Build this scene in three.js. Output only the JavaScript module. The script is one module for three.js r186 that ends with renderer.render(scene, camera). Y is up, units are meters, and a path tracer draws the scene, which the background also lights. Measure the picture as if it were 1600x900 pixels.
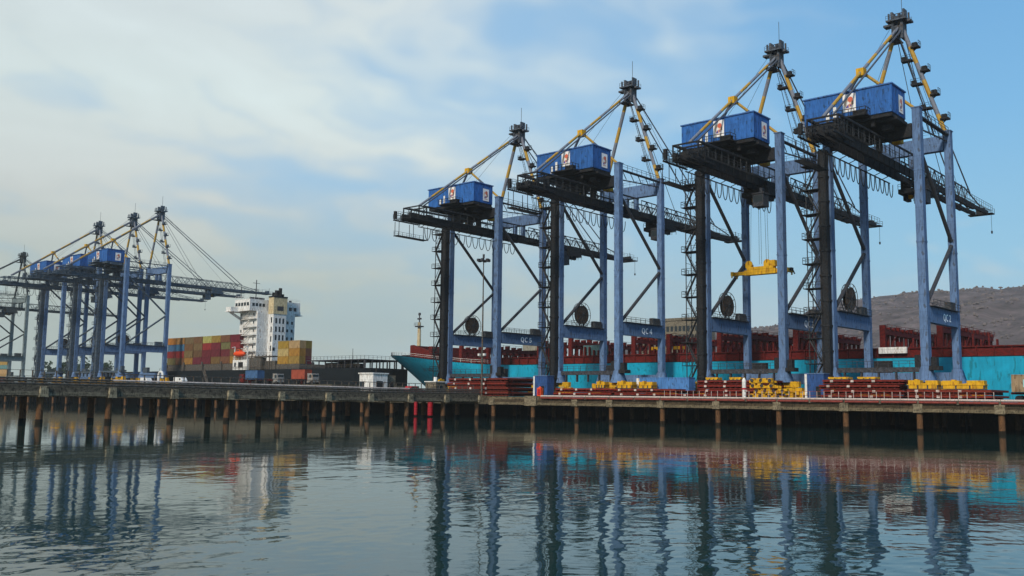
import * as THREE from 'three';
import { mergeGeometries } from 'three/addons/utils/BufferGeometryUtils.js';
import { createNoise2D, createNoise3D } from 'simplex-noise';

// ---------------------------------------------------------------- camera, sky, sun, exposure
const scene = new THREE.Scene();
const EYE = 4.611;
const camera = new THREE.PerspectiveCamera(33.69, 16 / 9, 0.5, 6000);
camera.position.set(0, EYE, 0);
camera.rotation.set(6.57 * Math.PI / 180, 41.446 * Math.PI / 180, 0.679 * Math.PI / 180, 'YXZ');

let seed = 1234567;
const rnd = () => { seed = (seed * 1664525 + 1013904223) >>> 0; return seed / 4294967296; };
const rr = (a, b) => a + (b - a) * rnd();
const n2 = createNoise2D(rnd), n3 = createNoise3D(rnd);
const clamp = (x, a = 0, b = 1) => Math.min(b, Math.max(a, x));
const smooth = (a, b, x) => { const t = clamp((x - a) / (b - a)); return t * t * (3 - 2 * t); };
const mix = (a, b, t) => a + (b - a) * t;
const lin = (c) => c <= 0.04045 ? c / 12.92 : ((c + 0.055) / 1.055) ** 2.4;
const srgb = (r, g, b) => [lin(r / 255), lin(g / 255), lin(b / 255)];
const fbm3 = (x, y, z, o = 5) => { let s = 0, a = 0.5; for (let i = 0; i < o; i++) { s += a * n3(x, y, z); x *= 2.03; y *= 2.03; z *= 2.03; a *= 0.5; } return s; };
const fbm2 = (x, y, o = 5) => { let s = 0, a = 0.5; for (let i = 0; i < o; i++) { s += a * n2(x, y); x *= 2.03; y *= 2.03; a *= 0.5; } return s; };

{ // hazy morning sky: a thin bright cloud sheet over the south-west half, clearing to blue in the north-east
  const W = 1536, H = 768, data = new Float32Array(W * H * 4);
  const clear = [[0, srgb(178, 193, 196)], [3, srgb(175, 202, 214)], [8, srgb(150, 201, 230)], [16, srgb(127, 186, 230)], [26, srgb(108, 167, 219)], [50, srgb(88, 142, 200)], [90, srgb(72, 122, 184)]];
  const veil = [[0, srgb(164, 176, 171)], [5, srgb(182, 193, 186)], [11, srgb(209, 215, 212)], [17, srgb(217, 230, 229)], [26, srgb(209, 219, 223)], [50, srgb(200, 212, 218)], [90, srgb(186, 198, 207)]];
  const ramp = (t, e) => { for (let i = 1; i < t.length; i++) if (e <= t[i][0]) { const k = (e - t[i - 1][0]) / (t[i][0] - t[i - 1][0]); return t[i - 1][1].map((v, j) => mix(v, t[i][1][j], k)); } return t[t.length - 1][1]; };
  const dx = -Math.sin(0.7234), dz = -Math.cos(0.7234), rx = Math.cos(0.7234), rz = -Math.sin(0.7234);
  for (let j = 0; j < H; j++) {
    const el = ((j + 0.5) / H - 0.5) * Math.PI, y = Math.sin(el), c = Math.cos(el), e = Math.max(0, el * 180 / Math.PI);
    const cl = ramp(clear, e), ve = ramp(veil, e);
    for (let i = 0; i < W; i++) {
      const th = ((i + 0.5) / W - 0.5) * 2 * Math.PI, x = Math.cos(th) * c, z = Math.sin(th) * c;
      const f = x * dx + z * dz, r = x * rx + z * rz, az = Math.atan2(r, f) * 180 / Math.PI;
      // cloud sheet on a plane overhead, stretched into streaks that run up to the right
      const h = 1 / (Math.max(y, 0) + 0.16), px = f * h, pr = r * h;
      const s1 = px * 0.64 + pr * 0.77, s2 = -px * 0.77 + pr * 0.64;
      const wx = fbm3(px * 0.8, pr * 0.8, 3.1, 4), wy = fbm3(px * 0.8, pr * 0.8, 9.7, 4);
      const big = fbm3(s1 * 0.38 + wx * 0.7, s2 * 0.75 + wy * 0.7, 1.3, 5);
      const fine = fbm3(s1 * 1.1 + wx * 1.2, s2 * 3.2 + wy * 1.4, 5.5, 5);
      const da = Math.abs(((az + 75 + 540) % 360) - 180);                     // angle from the middle of the sheet
      const edge = 60 - 0.3 * Math.max(0, 10 - e) + Math.min(e, 26) * 0.25;
      let cov = smooth(edge + 24, edge - 24, da - big * 26 - fine * 12);
      cov = clamp(cov * (1.16 + 0.20 * big + 0.14 * fine + 0.25 * smooth(10, 2, e) + 0.22 * smooth(2, -14, az) * smooth(-150, -120, az)));
      const low = smooth(7.5, 3.0, e + fine * 3.5 + big * 3) * smooth(8, 26, az) * smooth(160, 120, az) * 0.62;   // a low pale bank on the right
      const thick = 1 + 0.10 * big + 0.06 * fine, haze = 0.8 * smooth(15, 3, e) * smooth(95, 45, Math.abs(((az + 62 + 540) % 360) - 180)), hz = srgb(171, 184, 175);
      const o = (j * W + i) * 4, bank = srgb(203, 212, 214), thin = srgb(176, 208, 233);
      for (let k = 0; k < 3; k++) {
        let v = mix(mix(cl[k], thin[k], 0.55 * smooth(27, -6, az) * smooth(-150, -110, az)), ve[k] * thick, cov * 0.96);
        v = mix(v, hz[k], haze * (1 - 0.6 * cov)); v = mix(v, bank[k], low);
        data[o + k] = v;
      }
      data[o + 3] = 1;
    }
  }
  const sky = new THREE.DataTexture(data, W, H, THREE.RGBAFormat, THREE.FloatType);
  sky.mapping = THREE.EquirectangularReflectionMapping; sky.magFilter = THREE.LinearFilter; sky.needsUpdate = true;
  scene.background = sky; scene.environment = sky;
}
const sun = new THREE.DirectionalLight(new THREE.Color(1.0, 0.91, 0.80), 3.2);
sun.position.set(22 * 4 - 120, 52 * 4, 80 * 4 - 170);
sun.target.position.set(-120, 0, -170);
sun.castShadow = true; sun.shadow.radius = 14; sun.shadow.mapSize.set(4096, 4096);
Object.assign(sun.shadow.camera, { left: -420, right: 300, top: 260, bottom: -260, near: 1, far: 1500 });
scene.add(sun, sun.target);

const renderer = new THREE.WebGLRenderer({ antialias: true });
renderer.toneMapping = THREE.LinearToneMapping;
renderer.toneMappingExposure = 1.0;
renderer.shadowMap.enabled = true;
renderer.setSize(1024, 576);
scene.fog = new THREE.FogExp2(new THREE.Color(0.84, 0.88, 0.86), 0.0001);

// ---------------------------------------------------------------- textures and materials
const V = (x, y, z) => new THREE.Vector3(x, y, z);
function tex(size, fn, tile, srgbMap = true) {           // fn(u, v) -> [r, g, b] 0..1, seamless when fn is
  const d = new Uint8Array(size * size * 4);
  for (let j = 0; j < size; j++) for (let i = 0; i < size; i++) {
    const c = fn(i / size, j / size), o = (j * size + i) * 4;
    for (let k = 0; k < 3; k++) d[o + k] = clamp(c[k]) * 255;
    d[o + 3] = 255;
  }
  const t = new THREE.DataTexture(d, size, size);
  t.wrapS = t.wrapT = THREE.RepeatWrapping; t.magFilter = THREE.LinearFilter;
  if (srgbMap) t.colorSpace = THREE.SRGBColorSpace;
  if (Array.isArray(tile)) t.repeat.set(1 / tile[0], 1 / tile[1]); else t.repeat.set(1 / tile, 1 / tile);
  t.needsUpdate = true;
  return t;
}
// seamless noise on a torus
const tn = (u, v, fu, fv, o = 3, s = 0) => { const a = u * 2 * Math.PI, b = v * 2 * Math.PI; let r = 0, k = 0.5; for (let i = 0; i < o; i++) { const ru = fu / 6.283, rv = fv / 6.283; r += k * n3(Math.cos(a) * ru + s, Math.sin(a) * ru + Math.cos(b) * rv * 1.31, Math.sin(b) * rv + s * 0.7 + Math.cos(b + a) * 0.2 * ru); fu *= 2; fv *= 2; k *= 0.5; } return r; };

const paintMap = tex(384, (u, v) => {                    // weathered paint: streaks, grime, rust freckles
  const st = tn(u, v, 26, 2.2, 3, 2), g = tn(u, v, 5, 4, 4, 8), ru = smooth(0.24, 0.46, tn(u, v, 11, 5, 4, 15));
  let b = 0.92 + 0.17 * st + 0.09 * g; if ((v * 3) % 1 < 0.012) b *= 0.8;
  return [mix(b, 0.62, ru * 0.55), mix(b, 0.50, ru * 0.55), mix(b, 0.42, ru * 0.55)];
}, [7, 9]);
const grimeMap = tex(256, (u, v) => { const g = tn(u, v, 9, 9, 4, 3), ru = smooth(0.12, 0.4, tn(u, v, 7, 5, 4, 21)); const b = 0.72 + 0.4 * g; return [mix(b, 0.98, ru * 0.5), mix(b, 0.72, ru * 0.5), mix(b, 0.52, ru * 0.5)]; }, 5);
const concreteMap = tex(512, (u, v) => { const g = tn(u, v, 6, 6, 5, 5), st = smooth(0.02, 0.42, tn(u, v, 34, 3, 3, 9)), f = tn(u, v, 60, 60, 2, 4); const b = 0.80 + 0.30 * g + 0.10 * f - 0.30 * st; return [b, b * 0.975, b * 0.92]; }, [9, 4]);
const hullMap = tex(512, (u, v) => {
  const st = tn(u, v, 40, 2, 3, 1), g = tn(u, v, 4, 3, 4, 6); let b = 0.93 + 0.07 * st + 0.07 * g;
  if (Math.abs((v * 4) % 1 - 0.5) > 0.488) b -= 0.035; if (Math.abs((u * 3) % 1 - 0.5) > 0.494) b -= 0.03;
  const ru = smooth(0.24, 0.45, tn(u, v, 30, 3, 3, 12)) * 0.6; return [mix(b, 0.75, ru), mix(b, 0.66, ru), mix(b, 0.6, ru)];
}, [30, 12]);
const redMap = tex(256, (u, v) => { const g = tn(u, v, 7, 6, 4, 30), s = tn(u, v, 40, 5, 2, 33); const b = 0.82 + 0.3 * g + 0.12 * s; return [b, b * 0.93, b * 0.9]; }, [6, 3]);
const pileMap = tex(256, (u, v) => { const g = tn(u, v, 8, 8, 4, 40), s = tn(u, v, 14, 3, 3, 44); const b = 0.8 + 0.3 * g + 0.22 * s; return [b, b * 0.9, b * 0.78]; }, [4, 6]);
const hillMap = tex(512, (u, v) => { const g = tn(u, v, 8, 8, 5, 50), t = smooth(0.0, 0.3, tn(u, v, 40, 40, 3, 55)), b = 0.84 + 0.3 * g; return [b * mix(1, 0.84, t), b * mix(0.97, 0.85, t), b * mix(0.95, 0.8, t)]; }, 260);
const rippleMap = tex(1024, (u, v) => { const a = tn(u, v, 17, 17, 3, 60), b = tn(u, v, 46, 46, 3, 66), c = tn(u, v, 7, 7, 2, 71); const h = 0.5 + 0.34 * a + 0.17 * b + 0.2 * c; return [h, h, h]; }, 17, false);

const std = (name, rgb, rough, extra = {}) => { const m = new THREE.MeshPhysicalMaterial({ roughness: rough, specularIntensity: 0.5, ...extra }); m.color.setRGB(...rgb); m.name = name; return m; };
const M = {
  blue: std('blue_steel', [0.115, 0.198, 0.35], 0.75, { map: paintMap }),
  house: std('house_blue', [0.027, 0.128, 0.39], 0.75, { map: paintMap }),
  roof: std('house_roof', [0.06, 0.16, 0.42], 0.7, { map: paintMap }),
  dark: std('dark_steel', [0.028, 0.031, 0.036], 0.8, { map: grimeMap }),  // dark grey base, mottled with rusty spots by the map
  walk: std('galvanised_walkway', [0.075, 0.083, 0.092], 0.75, { map: grimeMap }),
  brace: std('brace_steel', [0.075, 0.083, 0.10], 0.7, { map: grimeMap }),
  head: std('mast_head_steel', [0.11, 0.135, 0.17], 0.7, { map: grimeMap }),
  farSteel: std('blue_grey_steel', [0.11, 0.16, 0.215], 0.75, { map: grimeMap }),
  reel: std('rusty_reel', [0.11, 0.075, 0.05], 0.85, { map: grimeMap }),
  stay: std('banded_stay', [1, 1, 1], 0.65, { vertexColors: true, map: paintMap }),
  yellow: std('yellow_paint', [0.68, 0.37, 0.008], 0.65, { map: paintMap }),
  black: std('black_rubber', [0.012, 0.012, 0.013], 0.8),
  white: std('white_paint', [0.80, 0.79, 0.74], 0.6, { map: paintMap }),
  dullWhite: std('dusty_white', [0.42, 0.42, 0.40], 0.7, { map: grimeMap }),
  cream: std('cream_paint', [0.62, 0.50, 0.29], 0.65, { map: paintMap }),
  red: std('oxide_red', [0.155, 0.011, 0.008], 0.8, { map: redMap }),
  hullTeal: std('turquoise_hull', [0.004, 0.345, 0.52], 0.7, { map: hullMap }),
  hullBlack: new THREE.MeshPhysicalMaterial({ name: 'black_hull', roughness: 0.85, specularIntensity: 0.35, map: hullMap, color: new THREE.Color().setRGB(0.007, 0.011, 0.014) }),
  deckRed: std('red_deck', [0.10, 0.011, 0.009], 0.8, { map: redMap }),
  concrete: std('weathered_concrete', [0.22, 0.185, 0.125], 0.9, { map: concreteMap }),
  concretePale: std('pale_concrete', [0.40, 0.36, 0.265], 0.9, { map: concreteMap }),
  block: std('block_concrete', [0.29, 0.25, 0.18], 0.9, { map: concreteMap }),
  fasciaWarm: std('dark_concrete', [0.105, 0.08, 0.052], 0.9, { map: concreteMap }),  // darker and browner than the ledge concrete
  jettyBeam: std('jetty_concrete', [0.26, 0.235, 0.18], 0.9, { map: concreteMap }),
  concreteGrey: std('grey_concrete', [0.15, 0.135, 0.10], 0.9, { map: concreteMap }),
  fascia: std('stained_fascia', [0.16, 0.142, 0.115], 0.9, { map: concreteMap }),
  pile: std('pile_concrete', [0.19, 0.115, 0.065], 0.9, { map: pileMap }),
  pileShade: std('shaded_pile_concrete', [0.075, 0.055, 0.037], 0.9, { map: pileMap }),  // pile concrete with the under-deck shade put into its colour
  growth: std('tidal_growth', [0.024, 0.021, 0.014], 0.95, { map: pileMap }),
  pipe: std('pale_pipe', [0.60, 0.50, 0.44], 0.7, { map: paintMap }),
  pipeRed: std('faded_red_pipe', [0.30, 0.065, 0.05], 0.7, { map: redMap }),
  pipeGrey: std('grey_pipe', [0.16, 0.15, 0.13], 0.75, { map: grimeMap }),
  asphalt: std('deck_surface', [0.10, 0.10, 0.095], 0.9, { map: concreteMap }),
  glass: std('window_glass', [0.02, 0.028, 0.033], 0.1),
  orange: std('lifeboat_orange', [0.70, 0.07, 0.012], 0.5),
  fender: std('red_fender', [0.50, 0.012, 0.03], 0.6, { map: redMap }),
  hill: std('dry_hazy_hillside', [0.15, 0.122, 0.125], 0.95, { map: hillMap }),  // dry ground with distance haze mixed into the mauve base
  scrub: std('scrub_foliage', [0.12, 0.102, 0.098], 0.95),
  leaf: std('tree_foliage', [0.022, 0.042, 0.020], 0.95),
  bark: std('bark', [0.06, 0.045, 0.03], 0.95),
  tan: std('tan_stone', [0.27, 0.24, 0.19], 0.85, { map: concreteMap }),
};
const paint = (rgb) => std('container_paint', rgb, 0.7, { map: paintMap });

// ---------------------------------------------------------------- modelling helpers
const taken = {};
function numbered(name) { const k = taken[name] = (taken[name] ?? -1) + 1; return k ? `${name}_${String(k).padStart(3, '0')}` : name; }
function uvMetres(g) {                                    // box mapping in metres, v up
  const p = g.attributes.position, n = g.attributes.normal, uv = new Float32Array(p.count * 2);
  for (let i = 0; i < p.count; i++) {
    const ax = Math.abs(n.getX(i)), ay = Math.abs(n.getY(i)), az = Math.abs(n.getZ(i));
    uv[2 * i] = ay > ax && ay > az ? p.getX(i) : ax > az ? p.getZ(i) : p.getX(i);
    uv[2 * i + 1] = ay > ax && ay > az ? p.getZ(i) : p.getY(i);
  }
  g.setAttribute('uv', new THREE.BufferAttribute(uv, 2));
  return g;
}
const UP = V(0, 1, 0);
class MB {                                                // collects shapes, builds one named mesh
  constructor() { this.g = []; }
  add(g, m, color) {
    if (g.index) g = g.toNonIndexed();
    if (m) g.applyMatrix4(m);
    for (const k of Object.keys(g.attributes)) if (!['position', 'normal'].includes(k)) g.deleteAttribute(k);
    if (color) { const c = new Float32Array(g.attributes.position.count * 3); for (let i = 0; i < c.length; i++) c[i] = color[i % 3]; g.setAttribute('color', new THREE.BufferAttribute(c, 3)); }
    this.g.push(g); return this;
  }
  box(x0, x1, y0, y1, z0, z1, color) { return this.add(new THREE.BoxGeometry(Math.abs(x1 - x0), Math.abs(y1 - y0), Math.abs(z1 - z0)), new THREE.Matrix4().makeTranslation((x0 + x1) / 2, (y0 + y1) / 2, (z0 + z1) / 2), color); }
  frame(p, q) { const d = q.clone().sub(p), m = new THREE.Matrix4(); const t = d.clone().normalize(), side = Math.abs(t.y) > 0.995 ? V(1, 0, 0) : V().crossVectors(UP, t).normalize(), up = V().crossVectors(t, side); m.makeBasis(side, t, up.negate()); m.setPosition(p.clone().add(q).multiplyScalar(0.5)); return [m, d.length()]; }
  bar(p, q, w, h = w, color) { const [m, l] = this.frame(p, q); return this.add(new THREE.BoxGeometry(w, l, h), m, color); }
  tube(p, q, r, n = 8, color, r2 = r) { const [m, l] = this.frame(p, q); return this.add(new THREE.CylinderGeometry(r2, r, l, n), m, color); }
  cyl(x, y0, y1, z, r, n = 10, r2 = r) { return this.add(new THREE.CylinderGeometry(r2, r, y1 - y0, n), new THREE.Matrix4().makeTranslation(x, (y0 + y1) / 2, z)); }
  rail(p, q, h = 1.1, step = 1.8, r = 0.045) {            // a hand rail with posts along p-q
    const L = p.distanceTo(q), k = Math.max(1, Math.round(L / step)), U = V(0, h, 0), U2 = V(0, h * 0.55, 0);
    for (let i = 0; i <= k; i++) { const a = p.clone().lerp(q, i / k); this.bar(a, a.clone().add(U), r * 1.6); }
    this.bar(p.clone().add(U), q.clone().add(U), r * 1.6); this.bar(p.clone().add(U2), q.clone().add(U2), r * 1.2); return this;
  }
  poly(pts, r) { for (let i = 1; i < pts.length; i++) this.bar(pts[i - 1], pts[i], r * 2); return this; }
  build(name, mat, parent) {
    const g = uvMetres(mergeGeometries(this.g)); const m = new THREE.Mesh(g, mat); m.name = name;
    m.castShadow = m.receiveShadow = true; if (parent) parent.add(m); return m;
  }
}
const mb = () => new MB();
function tag(o, label, category, group, kind) {
  if (kind) o.userData.kind = kind; if (label) o.userData.label = label; if (category) o.userData.category = category; if (group) o.userData.group = group; return o;
}
function thing(name, label, category, pos = [0, 0, 0], group) { const o = new THREE.Group(); o.name = numbered(name); o.position.set(...pos); scene.add(o); return tag(o, label, category, group); }
function top(mesh, label, category, group, kind) { mesh.name = numbered(mesh.name); scene.add(mesh); return tag(mesh, label, category, group, kind); }
function rename(o, name) { o.name = numbered(name); return o; }
const DF = 7.5;                                           // level of the older, higher berth at the far left
const D = 4.8;                                            // quay deck level above the water
function canvasTex(w, h, draw) { const c = document.createElement('canvas'); c.width = w; c.height = h; draw(c.getContext('2d'), w, h); const t = new THREE.CanvasTexture(c); t.colorSpace = THREE.SRGBColorSpace; return t; }
function plate(name, mat, w, h, pos, rotY, parent) { const m = new THREE.Mesh(new THREE.PlaneGeometry(w, h), mat); m.name = name; m.position.set(...pos); m.rotation.y = rotY; m.receiveShadow = true; parent.add(m); return m; }

// ---------------------------------------------------------------- water
{
  const rs = []; for (let r = 4; r < 2800; r *= r < 22 ? 1.02 : r < 70 ? 1.006 : r < 130 ? 1.012 : 1.06) rs.push(r); rs.push(2800);
  const full = 1400, pos = [], idx = [], uv = [];
  const wave = (x, z, r) => {
    const fade = smooth(150, 60, r); if (fade <= 0) return 0;
    const patch = 0.4 + 1.2 * smooth(-0.2, 0.5, fbm2(x * 0.02 + 7, z * 0.03, 3)) + 0.35 * smooth(-25, -60, x);
    return fade * patch * 0.72 * (0.0058 * n3(x * 0.52, z * 0.52, 1) + 0.0066 * n3(x * 1.25, z * 1.25, 4) + 0.0022 * n3(x * 2.9, z * 2.9, 6) + 0.010 * n3(x * 0.19, z * 0.19, 8));
  };
  for (const r of rs) for (let i = 0; i <= full; i++) {
    const t = i / full, a = t * Math.PI * 2, da = 0.7234 + a;   // finest towards the harbour is not needed: even ring
    const x = -Math.sin(da) * r, z = -Math.cos(da) * r;
    pos.push(x, wave(x, z, r), z); uv.push(x, z);
  }
  const n = full + 1;
  for (let j = 0; j < rs.length - 1; j++) for (let i = 0; i < full; i++) { const a = j * n + i; idx.push(a, a + 1, a + n, a + 1, a + n + 1, a + n); }
  const g = new THREE.BufferGeometry(); g.setIndex(idx);
  g.setAttribute('position', new THREE.Float32BufferAttribute(pos, 3)); g.setAttribute('uv', new THREE.Float32BufferAttribute(uv, 2)); g.computeVertexNormals();
  if (g.attributes.normal.getY(1000) < 0) { for (let i = 0; i < idx.length; i += 3) { const t = idx[i]; idx[i] = idx[i + 1]; idx[i + 1] = t; } g.setIndex(idx); g.computeVertexNormals(); }
  const m = new THREE.MeshPhysicalMaterial({ roughness: 0.02, ior: 1.33, specularIntensity: 1.0, bumpMap: rippleMap, bumpScale: 0.004 }); m.color.setRGB(0.013, 0.040, 0.037); m.name = 'harbour_water';
  const w = new THREE.Mesh(g, m); w.name = 'water'; w.receiveShadow = true; top(w, null, null, null, 'structure');
}

// ---------------------------------------------------------------- far land: hill, shore, yard
{
  const nx = 260, nz = 70, pos = [], idx = [], uv = [];
  const hill = (x, d) => {
    const rise = mix(106, 141, smooth(-525, -470, x + 10 * n2(d * 0.01, 3))) + 0.018 * (x + 400) * (x > -470 ? 1 : 0) + smooth(-300, 300, x) * 24;
    const along = smooth(-860, -690, x);
    const across = smooth(560, 1290, d) * smooth(2300, 1350, d);
    return 2.5 + along * across * (rise - 2.5 + 9 * fbm2(x * 0.006, d * 0.006, 4)) + along * smooth(600, 900, d) * (3 * fbm2(x * 0.02 + 4, d * 0.02, 3) + 0.4 * n2(x * 0.09, d * 0.09)) + 0.8 * n2(x * 0.02, d * 0.02);
  };
  for (let j = 0; j <= nz; j++) for (let i = 0; i <= nx; i++) { const x = mix(-1000, 900, i / nx), d = mix(385, 2100, (j / nz) ** 1.15), y = hill(x, d); pos.push(x, j === 0 ? -2 : y, -d); uv.push(x, d); }
  for (let j = 0; j < nz; j++) for (let i = 0; i < nx; i++) { const a = j * (nx + 1) + i; idx.push(a, a + 1, a + nx + 1, a + 1, a + nx + 2, a + nx + 1); }
  const g = new THREE.BufferGeometry(); g.setIndex(idx); g.setAttribute('position', new THREE.Float32BufferAttribute(pos, 3)); g.setAttribute('uv', new THREE.Float32BufferAttribute(uv, 2)); g.computeVertexNormals();
  const m = new THREE.Mesh(g, M.hill); m.name = 'hills'; m.castShadow = m.receiveShadow = true; top(m, null, null, null, 'structure');
  // scrub and small trees all over the hill, and along its skyline
  const clump = new THREE.IcosahedronGeometry(1, 1), cp = clump.attributes.position;
  for (let i = 0; i < cp.count; i++) { const k = 1 + 0.3 * n3(cp.getX(i) * 2, cp.getY(i) * 2, cp.getZ(i) * 2); cp.setXYZ(i, cp.getX(i) * k, cp.getY(i) * k, cp.getZ(i) * k); }
  clump.computeVertexNormals();
  const N = 9000, im = new THREE.InstancedMesh(clump, M.scrub, N), mt = new THREE.Matrix4(), q = new THREE.Quaternion(), col = new THREE.Color();
  let k = 0; while (k < N) {
    const x = rr(-880, 400), d = k % 5 ? rr(560, 1330) : rr(1240, 1340), s = rr(0.5, 1.7) * (k % 5 ? 1 : 0.9);
    if (n2(x * 0.012, d * 0.012) + rr(-0.5, 0.6) < -0.15) continue;
    q.setFromAxisAngle(UP, rr(0, 6.28)); mt.compose(V(x, hill(x, d) + s * 0.35, -d), q, V(s * rr(0.8, 1.5), s * rr(0.7, 1.2), s)); im.setMatrixAt(k, mt);
    const t = rnd(); im.setColorAt(k, col.setRGB(mix(0.85, 1.25, t), mix(0.88, 1.2, t), mix(0.88, 1.2, t))); k++;
  }
  im.name = 'hillside_scrub'; im.castShadow = im.receiveShadow = true; top(im, 'dry scrub and small trees covering the hillside beyond the quay', 'scrub', null, 'stuff');
  const yard = mb().box(-1100, -440, -3, DF - 0.02, -187.5, -520).build('yard', M.asphalt); top(yard, null, null, null, 'structure');
}
function tree(x, z, h, label) {
  const t = thing('tree', label, 'tree', [x, DF, z], 'dark green trees behind the far cranes');
  const b = mb(); b.tube(V(0, 0, 0), V(0, h * 0.5, 0), 0.4, 7, null, 0.25);
  for (let i = 0; i < 4; i++) { const a = i * 1.6; b.tube(V(0, h * 0.35, 0), V(Math.cos(a) * h * 0.25, h * 0.68, Math.sin(a) * h * 0.25), 0.2, 5, null, 0.1); }
  b.build('trunk', M.bark, t);
  const leafG = new THREE.TetrahedronGeometry(0.75), im = new THREE.InstancedMesh(leafG, M.leaf, 420), m4 = new THREE.Matrix4(), q = new THREE.Quaternion(), c = new THREE.Color();
  const lobes = Array.from({ length: 9 }, () => [rr(-0.33, 0.33) * h, rr(0.45, 0.88) * h, rr(-0.33, 0.33) * h, rr(0.12, 0.24) * h]);
  for (let i = 0; i < 420; i++) { const [lx, ly, lz, r] = lobes[i % 9]; const d = V(rr(-1, 1), rr(-1, 1), rr(-1, 1)).normalize().multiplyScalar(r * Math.cbrt(rnd())); q.setFromEuler(new THREE.Euler(rr(0, 6), rr(0, 6), rr(0, 6))); const s = rr(0.6, 1.4); m4.compose(V(lx + d.x, ly + d.y, lz + d.z), q, V(s, s, s)); im.setMatrixAt(i, m4); const k = rr(0.6, 1.6); im.setColorAt(i, c.setRGB(k, k, k)); }
  im.name = 'crown'; im.castShadow = true; im.userData.kind = 'stuff'; t.add(im);
}
[[-716, -303, 15, 'leftmost dark green tree behind the far left cranes'], [-697, -298, 19, 'second tree from the left behind the far left cranes'], [-680, -301, 21, 'tallest dark green tree behind the far left cranes'], [-658, -296, 18, 'dark tree between the legs of the far left blue crane'], [-640, -300, 16, 'second tree from the right behind the far left blue cranes'], [-622, -299, 17, 'rightmost dark green tree behind the far left cranes']].forEach((a) => tree(...a));

// ---------------------------------------------------------------- wharf
const wharf = thing('container_wharf', 'long concrete container wharf on rows of piles under the blue cranes', 'wharf');
{
  const bays = []; for (let k = 0; k < 15; k++) bays.push(-118.6 + (k ? 8.9 + (k - 1) * 11.76 : 0) - (k ? 0.35 : 0));
  const left = []; for (let x = -141.5; x > -600; x -= 11.1) left.push(x);
  const all = [...left.reverse(), -130.2, ...bays];
  const x0 = -604, x1 = all[all.length - 1] + 1.2;
  mb().box(x0, x1, 4.05, D, -154.55, -187).build('deck_slab', M.asphalt, wharf);
  mb().box(x0, x1, -1.5, 4.05, -186.1, -187).build('added_back_wall', M.growth, wharf);  // added wall in dark growth colour, shuts out light and hull behind the piles
  mb().box(x0, -200, D + 0.004, DF, -156, -187).build('raised_berth', M.concreteGrey, wharf);
  for (let i = 0; i < all.length - 1; i++) {
    const a = all[i], b = all[i + 1], right = a > -143;
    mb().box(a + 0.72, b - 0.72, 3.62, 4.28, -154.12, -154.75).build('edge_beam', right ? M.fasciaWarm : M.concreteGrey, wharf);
    mb().box(a + 0.72, b - 0.72, 3.12, 3.62, -153.9, -154.75).build('beam_ledge', right ? M.concrete : M.concreteGrey, wharf);
    const blk = mb(); if (a < -129 && a > -131) blk.box(a - 1.6, a + 1.6, 2.95, 5.0, -153.6, -155.2); else blk.box(a - 0.72, a + 0.72, 3.02, 4.40, -153.75, -155.1);
    blk.build('bent_block', right ? M.block : M.concreteGrey, wharf);
    mb().box(a - 0.5, a + 0.5, 3.1, 4.05, -155.1, -186.1).build('cross_beam', M.concreteGrey, wharf);
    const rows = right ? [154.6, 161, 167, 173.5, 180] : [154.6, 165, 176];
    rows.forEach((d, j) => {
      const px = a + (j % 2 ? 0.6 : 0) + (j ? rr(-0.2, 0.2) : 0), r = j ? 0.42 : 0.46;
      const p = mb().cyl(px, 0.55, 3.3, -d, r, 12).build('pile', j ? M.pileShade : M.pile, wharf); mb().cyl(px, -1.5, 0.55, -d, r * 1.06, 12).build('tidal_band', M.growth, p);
    });
  }
  // deck edge: pale pipe on top, red pipe lengths below
  for (let x = -127.5; x < x1 - 6; x += 5.88) {
    mb().tube(V(x, 5.0, -153.9), V(x + 5.8, 5.0, -153.9), 0.17, 10).build('edge_pipe', M.pipe, wharf);
    mb().tube(V(x + 0.1, 4.6, -153.72), V(x + 5.6, 4.6, -153.72), 0.19, 10).build('red_pipe', M.pipeRed, wharf);
    mb().box(x + 5.55, x + 5.95, 4.3, 5.1, -153.78, -154.3).build('pipe_bracket', M.fascia, wharf);
  }
  mb().box(-143, x1, 4.28, 4.8, -154.15, -154.56).build('kerb', M.concrete, wharf);
  mb().box(x0, -143.2, 4.28, 4.95, -154.15, -154.56).build('kerb', M.concreteGrey, wharf);
  // railing on the landward edge
  const rail = thing('edge_railing', 'thin grey post railing along the near edge of the wharf', 'railing', [-98, D, -154.9]);
  for (let i = 0; i <= 46; i++) mb().bar(V(i * 1.25, 0, 0), V(i * 1.25, 1.45, 0), 0.07).build('post', M.pipe, rail);
  mb().bar(V(0, 1.45, 0), V(57.5, 1.45, 0), 0.06).build('top_rail', M.pipeRed, rail); mb().bar(V(0, 0.75, 0), V(57.5, 0.75, 0), 0.05).build('mid_rail', M.pipeRed, rail);
}
for (const [x, w] of [[-164.7, 'narrower left one of two red cylindrical fenders hanging under the jetty end'], [-159.8, 'thicker right one of two red cylindrical fenders hanging under the jetty end']]) {
  const f = thing('fender', w, 'fender', [x, 0, -153.1], 'red fenders on the wharf face'), r = x < -162 ? 0.42 : 0.62;
  const b = mb(); b.cyl(0, 0.3, 3.5, 0, r, 16); b.cyl(0, 3.5, 3.85, 0, r, 16, r * 0.4); b.build('fender_body', M.fender, f);
  mb().tube(V(0, 3.8, 0), V(0, 4.6, -0.9), 0.06, 6).build('chain', M.dark, f);
}

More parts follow.
